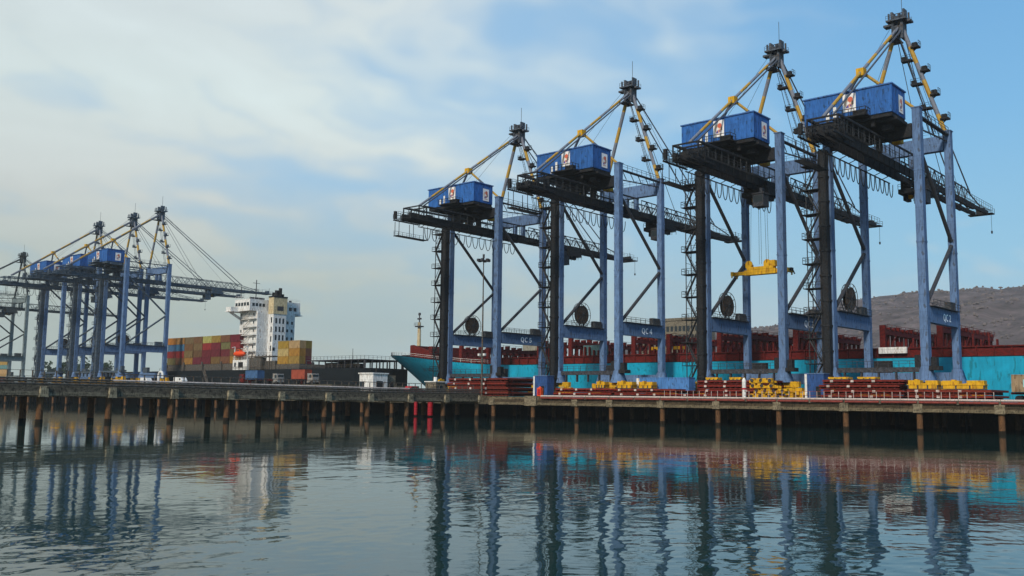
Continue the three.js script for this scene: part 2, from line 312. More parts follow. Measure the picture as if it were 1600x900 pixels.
// ---------------------------------------------------------------- approach jetty
const jetty = thing('approach_jetty', 'narrow concrete approach jetty on paired piles running out to the wharf', 'jetty');
{
  const X = -145.1, z = (n) => -(60.33 + 10.443 * n);
  mb().box(X - 9.4, X - 0.35, 4.15, D, z(-3), -154.1).build('deck_slab', M.asphalt, jetty);
  for (let n = -3; n < 9; n++) {
    const a = z(n), b = z(n + 1);
    mb().box(X - 0.85, X - 0.2, 3.7, 4.28, a - 0.7, b + 0.7).build('edge_beam', M.jettyBeam, jetty);
    mb().box(X - 0.6, X - 0.3, 4.28, 5.25, a - 0.01, b + 0.01).build('fascia', M.fascia, jetty);
    mb().box(X - 9.3, X - 8.7, 3.6, 4.2, a - 0.7, b + 0.7).build('far_beam', M.concreteGrey, jetty);
    [[5.42, 0.2, M.pipeGrey], [5.82, 0.17, M.pipeGrey], [6.18, 0.15, n > 0 && n < 7 ? M.pipe : M.pipeGrey]].forEach(([y, r, m]) => mb().tube(V(X - 0.45, y, a - 0.02), V(X - 0.45, y, b + 0.02), r, 8).build('side_pipe', m, jetty));
    for (let k = 0; k < 4; k++) mb().box(X - 0.75, X - 0.62, 5.0, 6.3, a - k * 2.61 - 0.1, a - k * 2.61 - 0.3).build('pipe_bracket', M.fascia, jetty);
  }
  for (let n = -3; n <= 9; n++) {
    const a = z(n), s = new THREE.Shape([new THREE.Vector2(-0.62, 3.5), new THREE.Vector2(0.62, 3.5), new THREE.Vector2(0.5, 5.0), new THREE.Vector2(-0.5, 5.0)]);
    const g = new THREE.ExtrudeGeometry(s, { depth: 10, bevelEnabled: true, bevelSize: 0.05, bevelThickness: 0.05, bevelSegments: 1 });
    g.rotateY(Math.PI / 2); g.translate(X - 9.9, 0, a);
    const cap = mb().add(g).build('pile_cap', M.concretePale, jetty);
    for (const px of [X - 1.2, X - 7.2]) { const p = mb().cyl(px, 0.6, 3.6, a, 0.5, 12).build('pile', M.pile, jetty); mb().cyl(px, -1.5, 0.6, a, 0.53, 12).build('tidal_band', M.growth, p); }
  }
  const lift = (o) => o.traverse((m) => { if (!m.isMesh) return; const p = m.geometry.attributes.position; for (let i = 0; i < p.count; i++) { const y = p.getY(i); if (y > 1 || o !== jetty) p.setY(i, y + clamp(123 + p.getZ(i), 0, 80) * 0.0066); } m.geometry.computeVertexNormals(); });   // the jetty rises a little towards the shore
  lift(jetty);
  const r = thing('jetty_railing', 'weathered grey railing along the near side of the approach jetty', 'railing', [X - 0.9, D, 0]);
  for (let d = 31; d < 153; d += 1.74) mb().bar(V(0, 0, -d), V(0, d < 72 ? 2.6 : 2.4, -d), 0.13).build('post', M.pipeGrey, r);
  mb().bar(V(0, 2.6, -31), V(0, 2.6, -71.9), 0.06).build('top_rail', M.pipeGrey, r); mb().bar(V(0, 2.4, -72), V(0, 2.4, -153), 0.12).build('top_rail', M.pipeGrey, r);
  mb().bar(V(0, 1.75, -31), V(0, 1.75, -71.9), 0.05).build('mid_rail', M.pipeGrey, r); lift(r);
}

// ---------------------------------------------------------------- cranes
const emblem = new THREE.MeshStandardMaterial({ roughness: 0.6, name: 'emblem_print', map: canvasTex(256, 320, (c, w, h) => {   // orange disc with coloured strokes on a white board
  c.fillStyle = '#eae6e2'; c.fillRect(0, 0, w, h);
  c.fillStyle = '#d9b79a'; c.beginPath(); c.arc(118, 160, 92, 0, 7); c.fill();
  c.fillStyle = '#e6e0d8'; c.beginPath(); c.arc(96, 170, 34, 0, 7); c.fill();
  c.fillStyle = '#cc6044'; c.beginPath(); c.arc(150, 104, 50, 0, 7); c.fill();
  c.fillStyle = '#7d6a60'; c.fillRect(168, 132, 44, 70); c.fillStyle = '#c07a5c'; c.fillRect(110, 186, 60, 40);
  c.fillStyle = '#4b3f8e'; c.beginPath(); c.moveTo(52, 250); c.lineTo(104, 186); c.lineTo(120, 252); c.closePath(); c.fill(); c.fillRect(142, 200, 26, 30);
  c.fillStyle = '#c98f6a'; c.fillRect(56, 262, 140, 20);
}) });
const lettering = (s) => new THREE.MeshStandardMaterial({ roughness: 0.6, name: 'lettering', transparent: true, alphaTest: 0.5, map: canvasTex(256, 96, (c, w, h) => { c.clearRect(0, 0, w, h); c.fillStyle = '#ffffff'; c.font = 'bold 92px sans-serif'; c.textAlign = 'center'; c.textBaseline = 'middle'; c.fillText(s, w / 2, h / 2 + 4); }) });
const YEL = [0.50, 0.30, 0.045], GRY = [0.085, 0.10, 0.13], STL = [0.20, 0.22, 0.26];
const P = (u, y, w) => V(u, y, -w);
function banded(b, p, q, r, n, c1, c2, offset = 0) { for (let i = 0; i < n; i++) b.tube(p.clone().lerp(q, i / n), p.clone().lerp(q, (i + 1) / n), r, 8, (i + offset) % 2 ? c2 : c1); }

const railWheel = mb().add(new THREE.CylinderGeometry(0.34, 0.34, 0.3, 12).rotateX(Math.PI / 2)).build('wheel', M.black);
function makeCrane() {
  const t = new THREE.Group(); t.name = 'ship_to_shore_crane';
  const S = 8.07, G = 16.75, GX = 1.35;
  // legs with splice collars and flared feet
  for (const w of [0, G]) for (const s of [-1, 1]) {
    const h = w ? 50.1 : 50.6, b = mb(), hw = w ? 0.6 : 0.66, dw = w ? 0.66 : 0.72;
    b.box(s * S - hw, s * S + hw, 4.2, h, -w - dw, -w + dw);
    for (const y of [14, 27, 39.5]) b.box(s * S - hw - 0.05, s * S + hw + 0.05, y, y + 0.3, -w - dw - 0.05, -w + dw + 0.05);
    b.box(s * S - hw - 0.12, s * S + hw + 0.12, h, h + 0.18, -w - dw - 0.12, -w + dw + 0.12);
    b.add(new THREE.CylinderGeometry(1.05, 1.9, 2.6, 4, 1).rotateY(Math.PI / 4), new THREE.Matrix4().makeTranslation(s * S, 4.5, -w));
    b.build('leg', M.blue, t);
  }
  // beams
  { const b = mb(); b.box(-S + 0.8, S - 0.8, 4.9, 5.75, 0.4, -0.4); for (let u = -6; u <= 6; u += 3) b.box(u - 0.12, u + 0.12, 3.4, 4.9, 0.3, -0.3); b.rail(V(-S + 0.8, 5.75, 0.35), V(S - 0.8, 5.75, 0.35)); b.build('landside_sill_beam', M.brace, t); }
  { const b = mb(); b.box(-S + 0.75, S - 0.75, 3.2, 5.3, -G + 0.6, -G - 0.6); b.build('waterside_sill_beam', M.blue, t); }
  for (const s of [-1, 1]) {
    const b = mb(); b.box(s * S - 0.6, s * S + 0.6, 13.4, 16.1, -0.92, -G + 0.8); b.build('portal_beam', M.blue, t);
    const r = mb(); r.box(s * S - 1.3, s * S + 1.3, 16.12, 16.22, -0.95, -G + 0.82); r.rail(P(s * (S + 1.25), 16.2, 1), P(s * (S + 1.25), 16.2, 15.8)); r.rail(P(s * (S - 1.25), 16.2, 1), P(s * (S - 1.25), 16.2, 15.8)); r.box(s * S - 0.5, s * S + 0.5, 16.22, 17.8, -12.6, -15.4); r.build('portal_walkway', M.walk, t);
    const k = mb(); k.box(s * S - 0.4, s * S + 0.4, 49.3, 49.55, -0.8, -G + 0.7); k.bar(P(s * S, 47.2, 0.8), P(s * S, 48.2, 15.9), 0.22); for (let w = 1.5; w < 15; w += 3) k.bar(P(s * S, 49.3, w), P(s * S, 47.6, w + 1.5), 0.12); k.rail(P(s * (S + 0.4), 49.55, 1), P(s * (S + 0.4), 49.55, 15.8)); k.build('side_tie', M.brace, t);
    for (const [a, c] of [[P(s * S, 43.4, 0.9), P(s * S, 29.4, G - 0.75)], [P(s * S, 28.4, G - 0.75), P(s * S, 16.3, 0.9)]]) mb().tube(a, c, 0.36, 8).build('brace', M.brace, t);
  }
  { const b = mb(); b.box(-S + 0.75, S - 0.75, 46.6, 49.4, -G + 0.7, -G - 0.7); b.rail(P(-S + 0.8, 49.4, G - 0.6), P(S - 0.8, 49.4, G - 0.6)); for (const u of [-GX, GX]) b.box(u - 0.45, u + 0.45, 43.75, 46.6, -G + 0.45, -G - 0.45); b.build('waterside_cross_beam', M.blue, t); }
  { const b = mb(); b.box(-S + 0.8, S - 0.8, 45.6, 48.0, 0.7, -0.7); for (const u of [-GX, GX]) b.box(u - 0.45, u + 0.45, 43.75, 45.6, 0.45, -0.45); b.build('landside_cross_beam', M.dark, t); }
  // stair tower and lift shaft on the left landside leg
  {
    const b = mb(), u0 = -11.7, u1 = -9.3, z0 = 1.7, z1 = -0.3, levels = 9, dy = 4.55;
    for (const u of [u0, u1]) for (const z of [z0, z1]) b.bar(V(u, 1.2, z), V(u, 44, z), 0.14);
    for (let i = 0; i < levels; i++) { const y = 2 + i * dy, l = i % 2; b.bar(V(l ? u1 : u0, y, z0), V(l ? u0 : u1, y + dy, z0), 0.5, 0.16); b.bar(V(l ? u1 : u0, y + 1, z0 + 0.3), V(l ? u0 : u1, y + dy + 1, z0 + 0.3), 0.09); b.bar(V(u0, y + dy * 0.5, z0), V(u0, y + dy * 0.5, z1), 0.07); b.bar(V(u0, y, z1), V(u1, y + dy, z1), 0.09); }
    const st = b.build('stair_tower', M.walk, t);
    for (let i = 0; i <= levels; i++) { const y = 2 + i * dy; const l = mb(); l.box(u0 - 0.7, u1 + 0.5, y - 0.12, y, z0 + 0.7, z1); l.rail(V(u0 - 0.65, y, z0 + 0.65), V(u1 + 0.4, y, z0 + 0.65), 1.1, 1.2); l.rail(V(u0 - 0.65, y, z0 + 0.65), V(u0 - 0.65, y, z1), 1.1, 1.2); l.build('landing', M.dark, st); }
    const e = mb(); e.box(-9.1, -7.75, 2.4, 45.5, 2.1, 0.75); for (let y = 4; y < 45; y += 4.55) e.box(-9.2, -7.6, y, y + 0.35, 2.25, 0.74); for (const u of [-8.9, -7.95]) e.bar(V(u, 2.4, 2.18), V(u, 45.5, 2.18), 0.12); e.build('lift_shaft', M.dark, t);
  }
  // twin trolley girders, boom and their walkway frames
  const GU = 1.35;
  for (const s of [-1, 1]) {
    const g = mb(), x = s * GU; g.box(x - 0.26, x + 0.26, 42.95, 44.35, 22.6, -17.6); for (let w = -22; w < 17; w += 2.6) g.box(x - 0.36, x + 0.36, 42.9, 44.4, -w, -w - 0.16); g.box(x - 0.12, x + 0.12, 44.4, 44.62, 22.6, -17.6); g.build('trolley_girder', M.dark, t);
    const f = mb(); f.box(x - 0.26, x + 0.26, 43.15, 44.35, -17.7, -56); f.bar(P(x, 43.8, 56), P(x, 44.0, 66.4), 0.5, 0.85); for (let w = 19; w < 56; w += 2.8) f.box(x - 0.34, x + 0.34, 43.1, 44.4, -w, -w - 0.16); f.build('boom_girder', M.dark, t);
    const tr = mb(), H = 47.2; // lattice over the boom
    tr.bar(P(x, H, 19), P(x, H - 0.3, 50), 0.2); tr.bar(P(x, H - 0.3, 50), P(x, 44.6, 61), 0.2);
    for (let w = 19, i = 0; w < 50; w += 2.2, i++) { tr.bar(P(x, i % 2 ? H : 44.4, w), P(x, i % 2 ? 44.4 : H, w + 2.2), 0.15); tr.bar(P(x, 44.4, w), P(x, H, w), 0.1); }
    tr.rail(P(s * 2.7, 44.2, 18), P(s * 2.7, 44.2, 65.5), 1.15, 1.7, 0.035); for (let w = 18; w < 65.5; w += 0.6) tr.box(s * 2.1, s * 2.7, 44.1, 44.16, -w, -w - 0.1);
    tr.build('boom_lattice', M.walk, t);
    const wk = mb(), k = s * 2.5; // walkway frame between girder and machinery house
    for (let w = -22; w < 17; w += 0.6) wk.box(s * 2.1, s * 2.7, 44.2, 44.26, -w, -w - 0.1);
    wk.rail(P(s * 2.7, 44.3, -22.5), P(s * 2.7, 44.3, 17), 1.15, 1.6, 0.035);
    wk.bar(P(k, 46.6, -19.5), P(k, 46.9, 16), 0.26, 0.3);
    for (let w = -19.5, i = 0; w < 15.8; w += 2.4, i++) { wk.bar(P(k, 44.3, w), P(k, 46.8, w), 0.12); if (s < 0) wk.bar(P(k, i % 2 ? 46.7 : 44.4, w), P(k, i % 2 ? 44.4 : 46.7, w + 2.4), 0.08); }
    wk.build('girder_walkway', M.walk, t);
  }
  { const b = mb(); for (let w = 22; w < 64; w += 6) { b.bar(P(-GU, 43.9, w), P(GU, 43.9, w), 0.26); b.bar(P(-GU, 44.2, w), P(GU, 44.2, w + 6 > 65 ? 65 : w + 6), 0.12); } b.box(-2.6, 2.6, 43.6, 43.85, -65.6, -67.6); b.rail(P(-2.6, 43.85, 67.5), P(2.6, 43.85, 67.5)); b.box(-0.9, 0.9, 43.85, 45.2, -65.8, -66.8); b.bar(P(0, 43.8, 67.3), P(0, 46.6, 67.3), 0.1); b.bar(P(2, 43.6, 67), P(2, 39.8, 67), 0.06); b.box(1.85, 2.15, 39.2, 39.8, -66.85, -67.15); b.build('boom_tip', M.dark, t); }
  { // landside end of the girder: gratings, posts and a top frame
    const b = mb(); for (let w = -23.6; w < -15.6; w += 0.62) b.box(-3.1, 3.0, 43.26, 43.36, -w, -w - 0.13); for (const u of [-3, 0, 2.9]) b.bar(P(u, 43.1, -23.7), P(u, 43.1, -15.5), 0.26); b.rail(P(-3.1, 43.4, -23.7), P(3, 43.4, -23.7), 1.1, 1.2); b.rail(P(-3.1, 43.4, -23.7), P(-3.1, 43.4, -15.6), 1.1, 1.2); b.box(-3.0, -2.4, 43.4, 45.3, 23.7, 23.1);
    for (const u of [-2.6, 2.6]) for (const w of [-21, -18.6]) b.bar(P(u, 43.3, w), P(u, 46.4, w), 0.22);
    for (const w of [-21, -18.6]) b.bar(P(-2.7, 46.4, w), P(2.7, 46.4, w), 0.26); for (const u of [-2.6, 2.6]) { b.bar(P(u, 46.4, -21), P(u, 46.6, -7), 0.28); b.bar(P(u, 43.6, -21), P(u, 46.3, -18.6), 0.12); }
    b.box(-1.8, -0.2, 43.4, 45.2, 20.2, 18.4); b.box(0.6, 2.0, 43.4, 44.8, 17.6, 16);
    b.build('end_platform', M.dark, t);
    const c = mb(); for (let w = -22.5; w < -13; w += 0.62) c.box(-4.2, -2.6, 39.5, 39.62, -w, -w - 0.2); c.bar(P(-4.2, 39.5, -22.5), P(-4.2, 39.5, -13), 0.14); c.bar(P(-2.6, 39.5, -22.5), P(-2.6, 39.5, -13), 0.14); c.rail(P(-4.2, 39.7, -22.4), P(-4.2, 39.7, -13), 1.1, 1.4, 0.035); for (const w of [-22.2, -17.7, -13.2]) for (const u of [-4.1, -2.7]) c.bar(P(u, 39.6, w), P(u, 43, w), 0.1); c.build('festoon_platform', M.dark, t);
  }
  { const b = mb(); for (let w = -14; w < 17; w += 2.35) { const pts = []; for (let k = 0; k <= 8; k++) { const a = k / 8 * Math.PI; pts.push(P(-3.0, 42.6 - Math.sin(a) * 2.9 * (w > 8 ? 0.9 : 1), w + 1.1 - Math.cos(a) * 0.95)); } b.poly(pts, 0.06); } b.bar(P(-3.0, 42.65, -16), P(-3.0, 42.65, 17), 0.18); for (let w = -15; w < 17; w += 4) b.bar(P(-3, 42.7, w), P(-1.6, 43.2, w), 0.12); b.build('festoon_cable', M.walk, t); }
  // machinery house
  {
    const b = mb(); b.box(-9.35, 6.2, 48.9, 53.7, 6.8, 0.3); for (let u = -9.3; u < 6.2; u += 1.55) b.box(u, u + 0.09, 49, 53.6, 6.86, 6.8); for (let z = 1; z < 6.8; z += 1.4) b.box(6.2, 6.26, 49, 53.6, z, z + 0.09);
    const h = b.build('machinery_house', M.house, t);
    mb().box(-9.55, 6.4, 53.7, 53.92, 7.0, 0.1).build('roof', M.roof, h);
    plate('emblem_board', emblem, 2.3, 3.2, [-1.05, 51.75, 6.94], 0, h); plate('emblem_board', emblem, 2.1, 3.1, [6.34, 51.0, 2.75], Math.PI / 2, h);
    plate('door', M.white, 0.55, 1.9, [-3.7, 50.5, 6.93], 0, h); plate('door', M.white, 0.6, 1.6, [-5.0, 49.85, 6.93], 0, h);
    const f = mb(); f.box(-9.3, 6.1, 48.2, 48.85, 6.6, 0.4); f.box(-7.0, 6.6, 47.7, 48.2, 5.6, 0.6); for (const u of [-2.5, 2.5]) f.box(u - 0.3, u + 0.3, 47.1, 48.3, 5.8, 5.2); f.box(-1.5, 1.2, 46.7, 47.4, 4.6, 2); f.box(3.4, 5.0, 46.6, 47.4, 4.2, 2.4); for (const u of [-2.5, 2.5]) f.box(u - 0.3, u + 0.3, 47.1, 48.3, 1.4, 0.8); f.build('house_base', M.dark, t); mb().box(3.2, 4.7, 45.4, 46.9, -1.2, -2.8).build('winch_motor', M.yellow, t); mb().box(-4.4, -3.2, 45.4, 46.7, -1.2, -2.6).build('winch_motor', M.yellow, t);
    const p = mb(); p.box(-3.4, 2.6, 48.5, 48.75, 9.2, 6.9); p.rail(V(-3.4, 48.75, 9.15), V(2.6, 48.75, 9.15), 1.2, 1.0, 0.06); p.rail(V(2.55, 48.75, 9.15), V(2.55, 48.75, 6.95), 1.2, 1.0); p.box(0.2, 2.3, 48.75, 49.6, 8.8, 7.6); p.build('service_balcony', M.dark, t);
  }
  // apex head
  {
    const b = mb(); b.box(-1.1, -0.6, 69.8, 73.6, -15.3, -17.5); b.box(0.6, 1.1, 69.8, 73.6, -15.3, -17.5); b.box(-0.6, 0.6, 70.6, 72.6, -15.6, -17.2); b.box(-0.6, 0.6, 73.0, 73.5, -15.6, -17.2); b.box(-1.9, 1.9, 73.35, 73.65, -14.6, -18.2); b.box(1.9, 2.5, 72.9, 73.3, -15.4, -17.2); b.box(-2.6, -1.1, 72.6, 73.0, -15.2, -16.8); b.box(-1.7, 0.3, 69.5, 69.7, -14, -17.8);
    b.rail(P(-1.9, 73.65, 14.7), P(1.9, 73.65, 14.7), 0.9, 0.9, 0.035); b.rail(P(-1.9, 73.65, 18.1), P(1.9, 73.65, 18.1), 0.9, 0.9, 0.035); b.bar(P(-1.4, 73.6, 15), P(-1.4, 75.0, 15), 0.3); b.bar(P(1.5, 73.6, 17.6), P(1.5, 75.4, 17.6), 0.3); b.box(-0.5, 0.4, 73.65, 74.4, -15.3, -17.4);
    for (const u of [-0.85, 0.2, 0.95]) b.add(new THREE.CylinderGeometry(0.75, 0.75, 0.3, 14).rotateZ(Math.PI / 2), new THREE.Matrix4().makeTranslation(u, 74.5, -16.3)); b.box(-1.3, -0.9, 74.1, 75.5, -15.6, -17.2); b.box(1.0, 1.35, 74.1, 75.7, -15.6, -17.2);
    b.bar(P(0.6, 75, 16.5), P(0.6, 80, 16.5), 0.08); b.bar(P(-0.6, 75.3, 16.5), P(1.2, 75.3, 16.5), 0.12); b.build('apex_head', M.head, t);
  }
  // A-frame legs, the seaward right one with ladder platforms
  for (const s of [-1, 1]) {
    const a = P(s * 7.6, 50.2, G), c = P(s * 0.8, 71.5, 16.4), b = mb(); banded(b, a, c, 0.42, 6, YEL, STL, s > 0 ? 0 : 1); const leg = b.build('mast_leg', M.stay, t);
    if (s > 0) {
      for (let i = 0; i < 4; i++) { const k = a.clone().lerp(c, 0.12 + i * 0.235), l = mb(); l.box(k.x + 0.2, k.x + 1.7, k.y - 0.25, k.y + 0.05, k.z + 0.7, k.z - 0.7); l.box(k.x + 0.4, k.x + 1.3, k.y + 0.05, k.y + 0.8, k.z + 0.5, k.z - 0.3); l.rail(V(k.x + 1.7, k.y, k.z + 0.7), V(k.x + 1.7, k.y, k.z - 0.7), 1.0, 0.7, 0.04); l.bar(V(k.x, k.y - 1.2, k.z), V(k.x + 1.5, k.y, k.z), 0.18); l.build('ladder_platform', M.dark, leg);
        const k2 = a.clone().lerp(c, 0.235 + i * 0.235 - 0.0), l2 = mb(); if (i < 3) { l2.box(k2.x - 2.3, k2.x - 0.4, k2.y - 0.3, k2.y + 0.05, k2.z + 1.2, k2.z - 0.1); l2.box(k2.x - 2.2, k2.x - 1.5, k2.y, k2.y + 0.7, k2.z + 1.1, k2.z + 0.4); l2.rail(V(k2.x - 2.3, k2.y, k2.z + 1.2), V(k2.x - 0.4, k2.y, k2.z + 1.2), 0.9, 0.8, 0.035); l2.build('ladder_platform', M.dark, leg); } }
      const ld = mb(); for (const o of [-0.3, 0.3]) ld.bar(a.clone().add(V(-1.5, 0, 0.7 + o)), c.clone().add(V(-0.9, 0, 0.7 + o)), 0.08); for (let i = 0; i < 40; i++) { const k = a.clone().add(V(-1.5, 0, 0.7)).lerp(c.clone().add(V(-0.9, 0, 0.7)), i / 40); ld.bar(k.clone().add(V(0, 0, -0.3)), k.clone().add(V(0, 0, 0.3)), 0.05); } ld.build('ladder', M.walk, leg);
    }
  }
  // stays
  {
    const topP = P(0, 72.2, 16), bot = P(-1.6, 46.9, -17), node = topP.clone().lerp(bot, 0.53);
    let b = mb(); banded(b, topP, bot, 0.3, 9, STL, YEL, 0); b.build('backstay', M.stay, t);
    b = mb(); banded(b, topP.clone().add(V(0.7, -0.4, 0)), bot.clone().add(V(1.5, -0.2, 0)), 0.17, 3, GRY, GRY); b.build('backstay', M.stay, t);
    for (const s of [-1, 1]) { b = mb(); banded(b, node, P(s * 7.8, 50.6, 0.4), 0.27, 3, s > 0 ? YEL : GRY, GRY, 0); b.build('stay_strut', M.stay, t); }
    mb().box(node.x - 0.7, node.x + 0.7, node.y - 0.9, node.y + 0.5, node.z - 0.7, node.z + 0.7).build('stay_node', M.yellow, t);
    for (const s of [-1, 1]) { b = mb(); banded(b, P(s * 0.7, 72, 17), P(s * 1.5, 45.6, 53), 0.15, 5, GRY, STL); b.build('forestay', M.stay, t); b = mb(); banded(b, P(s * 0.7, 71, 17), P(s * 1.5, 45.6, 34), 0.07, 3, GRY, STL); b.build('forestay', M.stay, t); }
    b = mb(); for (const s of [-1.2, 0.9]) b.tube(P(s * 0.4, 73.8, 15.8), P(s * 2, 53.9, -3), 0.035, 5); b.tube(P(0, 73.8, 17), P(1.5, 45.2, 45), 0.035, 5); b.build('hoist_rope', M.dark, t);
  }
  // cable reel on the left portal beam
  {
    const c = P(-S, 19.0, 8.2), b = mb(), A = (g) => b.add(g.rotateZ(Math.PI / 2), new THREE.Matrix4().makeTranslation(c.x, c.y, c.z));
    A(new THREE.CylinderGeometry(1.75, 1.75, 0.7, 28)); A(new THREE.CylinderGeometry(2.15, 2.15, 0.08, 28).translate(0, 0.4, 0)); A(new THREE.CylinderGeometry(2.15, 2.15, 0.08, 28).translate(0, -0.4, 0)); b.build('cable_reel', M.reel, t);
    const r = mb(); for (const o of [-0.5, 0.5]) { const pts = []; for (let k = 0; k <= 26; k++) { const a = k / 26 * 6.2832; pts.push(c.clone().add(V(o, Math.sin(a) * 2.75, Math.cos(a) * 2.75))); } r.poly(pts, 0.05); for (let k = 0; k < 10; k++) { const a = k * 0.6283; r.bar(c.clone().add(V(o, 0, 0)), c.clone().add(V(o, Math.sin(a) * 2.75, Math.cos(a) * 2.75)), 0.08); } } r.bar(c.clone().add(V(0, -3, -1)), c, 0.25); r.bar(c.clone().add(V(0, -3, 1)), c, 0.25); r.build('reel_frame', M.walk, t);
  }
  // trolley with driver's cab; origin moves along the girder
  {
    const g = new THREE.Group(); g.name = 'trolley'; t.add(g);
    const b = mb(); b.box(-3.0, 3.0, 41.3, 42.2, 2.6, -2.6); for (const u of [-2.3, 2.3]) { b.box(u - 0.25, u + 0.25, 42.2, 44.1, 2.4, -2.4); } b.box(-2.6, -1.8, 40.2, 41.3, 1, -1.4); b.box(1.6, 2.4, 40.4, 41.3, 1.4, -1); b.rail(V(-3.0, 42.2, 2.6), V(3.0, 42.2, 2.6), 1.0, 1.2); b.rail(V(-3, 40.6, -2.6), V(3, 40.6, -2.6), 1.1, 1.2); b.build('trolley_frame', M.dark, g);
    const c = mb(); c.box(1.0, 3.3, 38.4, 40.9, 5.6, 3.2); c.box(0.8, 3.5, 40.9, 41.1, 5.8, 3.0); c.box(1.8, 2.4, 41, 42.4, 4.2, 3.2); const cab = c.build('driver_cab', M.brace, g); plate('cab_window', M.glass, 1.9, 1.3, [2.15, 39.9, 5.63], 0, cab);
    for (const s of [-1, 1]) mb().box(s * 1.5 - 0.35, s * 1.5 + 0.35, 40.6, 41.3, 0.4, -0.4).build('sheave_block', M.yellow, g);
  }
  // travelling bogies at the four corners
  for (const w of [0, G]) for (const s of [-1, 1]) {
    const b = mb(), c = s * S; b.box(c - 3.0, c + 3.0, 2.3, 3.35, -w + 0.45, -w - 0.45); b.box(c - 0.7, c + 0.7, 3.2, 3.9, -w + 0.6, -w - 0.6);
    for (const k of [-1, 1]) { b.box(c + k * 2.1 - 1.5, c + k * 2.1 + 1.5, 1.35, 2.2, -w + 0.5, -w - 0.5); b.box(c + k * 2.1 - 0.3, c + k * 2.1 + 0.3, 2.1, 2.4, -w + 0.5, -w - 0.5); for (const q of [-1, 1]) { const x = c + k * 2.1 + q * 0.95; b.box(x - 0.72, x + 0.72, 0.42, 1.25, -w + 0.55, -w - 0.55); b.box(x - 0.5, x + 0.2, 0.9, 1.6, -w + 1.1, -w + 0.5); } }
    b.box(c + s * 3.7, c + s * 4.3, 0.9, 1.6, -w + 0.4, -w - 0.4); const y = b.build('bogie', M.yellow, t);
    for (const k of [-1, 1]) for (const q of [-1, 1]) for (const q2 of [-0.38, 0.38]) { const wh = railWheel.clone(); wh.position.set(c + k * 2.1 + q * 0.95 + q2, 0.35, -w); y.add(wh); }
  }
  for (const c of [[-S + 1.2, -S + 4.4, 5.3, 7.6, -G - 0.5, -G + 0.6], [S - 1.8, S - 0.9, 5.75, 7.8, 0.4, -0.3], [S + 0.75, S + 2.4, 5.2, 5.9, 1.2, -0.9], [S + 1.0, S + 1.9, 5.9, 7.4, 0.8, -0.4]]) mb().box(...c).build('electric_cabinet', M.dark, t);
  for (const o of t.children) if (['trolley_girder', 'boom_girder', 'boom_lattice', 'girder_walkway', 'boom_tip', 'end_platform', 'festoon_platform', 'festoon_cable', 'trolley'].includes(o.name)) o.position.y = -0.75;
  return t;
}
const crane0 = makeCrane();
function placeCrane(x, k, label, trolleyW, letters, group, name = 'ship_to_shore_crane', z = -166.8, y = D) {
  const c = placeCrane.used ? crane0.clone() : crane0; placeCrane.used = true; c.children.filter((o) => o.name === 'lettering').forEach((o) => o.removeFromParent());
  rename(c, name); c.position.set(x, y, z); c.scale.set(1, k, 1); scene.add(c); tag(c, label, 'crane', group);
  { const k = crane0.shade = (crane0.shade ?? -1) + 1, f = [1, 0.93, 1.06, 0.9, 1, 0.95, 1.05, 1][k % 8], bm = M.blue.clone(), hm = M.house.clone(); bm.color.multiplyScalar(f); hm.color.multiplyScalar(2 - f); bm.map = paintMap.clone(); bm.map.offset.set(0.37 * k, 0.21 * k); bm.map.needsUpdate = true; hm.map = bm.map; c.traverse((o) => { if (o.isMesh && (o.material.name === 'blue_steel')) o.material = bm; if (o.isMesh && o.material.name === 'house_blue') o.material = hm; }); }
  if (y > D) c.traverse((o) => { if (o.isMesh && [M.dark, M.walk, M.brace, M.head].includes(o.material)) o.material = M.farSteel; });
  c.traverse((o) => { if (o.name === 'trolley') o.position.z = -trolleyW; });
  if (letters) plate('lettering', lettering(letters), 5.4, 1.8, [8.07 + 0.64, 14.75, -9.9], Math.PI / 2, c);
  return c;
}
const NEAR = 'four tall blue cranes beside the turquoise ship', FAR = 'blue cranes beside the black ship';
placeCrane(-61.94, 1, 'tallest and rightmost blue quay crane, its house largest in view', 24, 'QC 2', NEAR);
placeCrane(-87.5, 1, 'blue quay crane second from the right with a yellow spreader hanging below', 8, 'QC 3', NEAR);
placeCrane(-124.9, 1, 'blue quay crane third from the right, beside the long blue container', 29, 'QC 4', NEAR);
placeCrane(-159.9, 0.943, 'leftmost crane of the four blue ones, nearest the turquoise bow', 37, 'QC 5', NEAR);
placeCrane(-345, 0.921, 'blue quay crane whose boom reaches the white bridge of the black ship', 41, null, FAR, undefined, undefined, DF);
placeCrane(-366.8, 0.921, 'middle one of the three distant blue quay cranes at the left', 25, null, FAR, undefined, undefined, DF);
placeCrane(-397, 0.921, 'leftmost of the three distant blue quay cranes beside the black ship', 20, null, FAR, undefined, undefined, DF);
{
  const g = placeCrane(-474.5, 0.84, 'pale grey-green quay crane cut off by the left edge of the photo', 12, null, null, 'grey_quay_crane', undefined, DF);
  const gm = std('grey_green_paint', [0.20, 0.25, 0.25], 0.6, { map: paintMap }), gd = std('dull_grey_steel', [0.10, 0.125, 0.13], 0.65, { map: grimeMap });
  const gone = []; g.traverse((o) => { if (['machinery_house', 'house_base', 'service_balcony', 'stair_tower', 'lift_shaft', 'stay_strut', 'stay_node'].includes(o.name)) gone.push(o); if (o.isMesh) { if (o.material.name === 'blue_steel') o.material = gm; else if ([M.farSteel, M.stay].includes(o.material)) o.material = gd; } });
  gone.forEach((o) => o.removeFromParent());
  const b = mb(); b.box(-5, 5, 47.6, 51.5, 21, 11); b.build('machinery_house', gm, g);
}
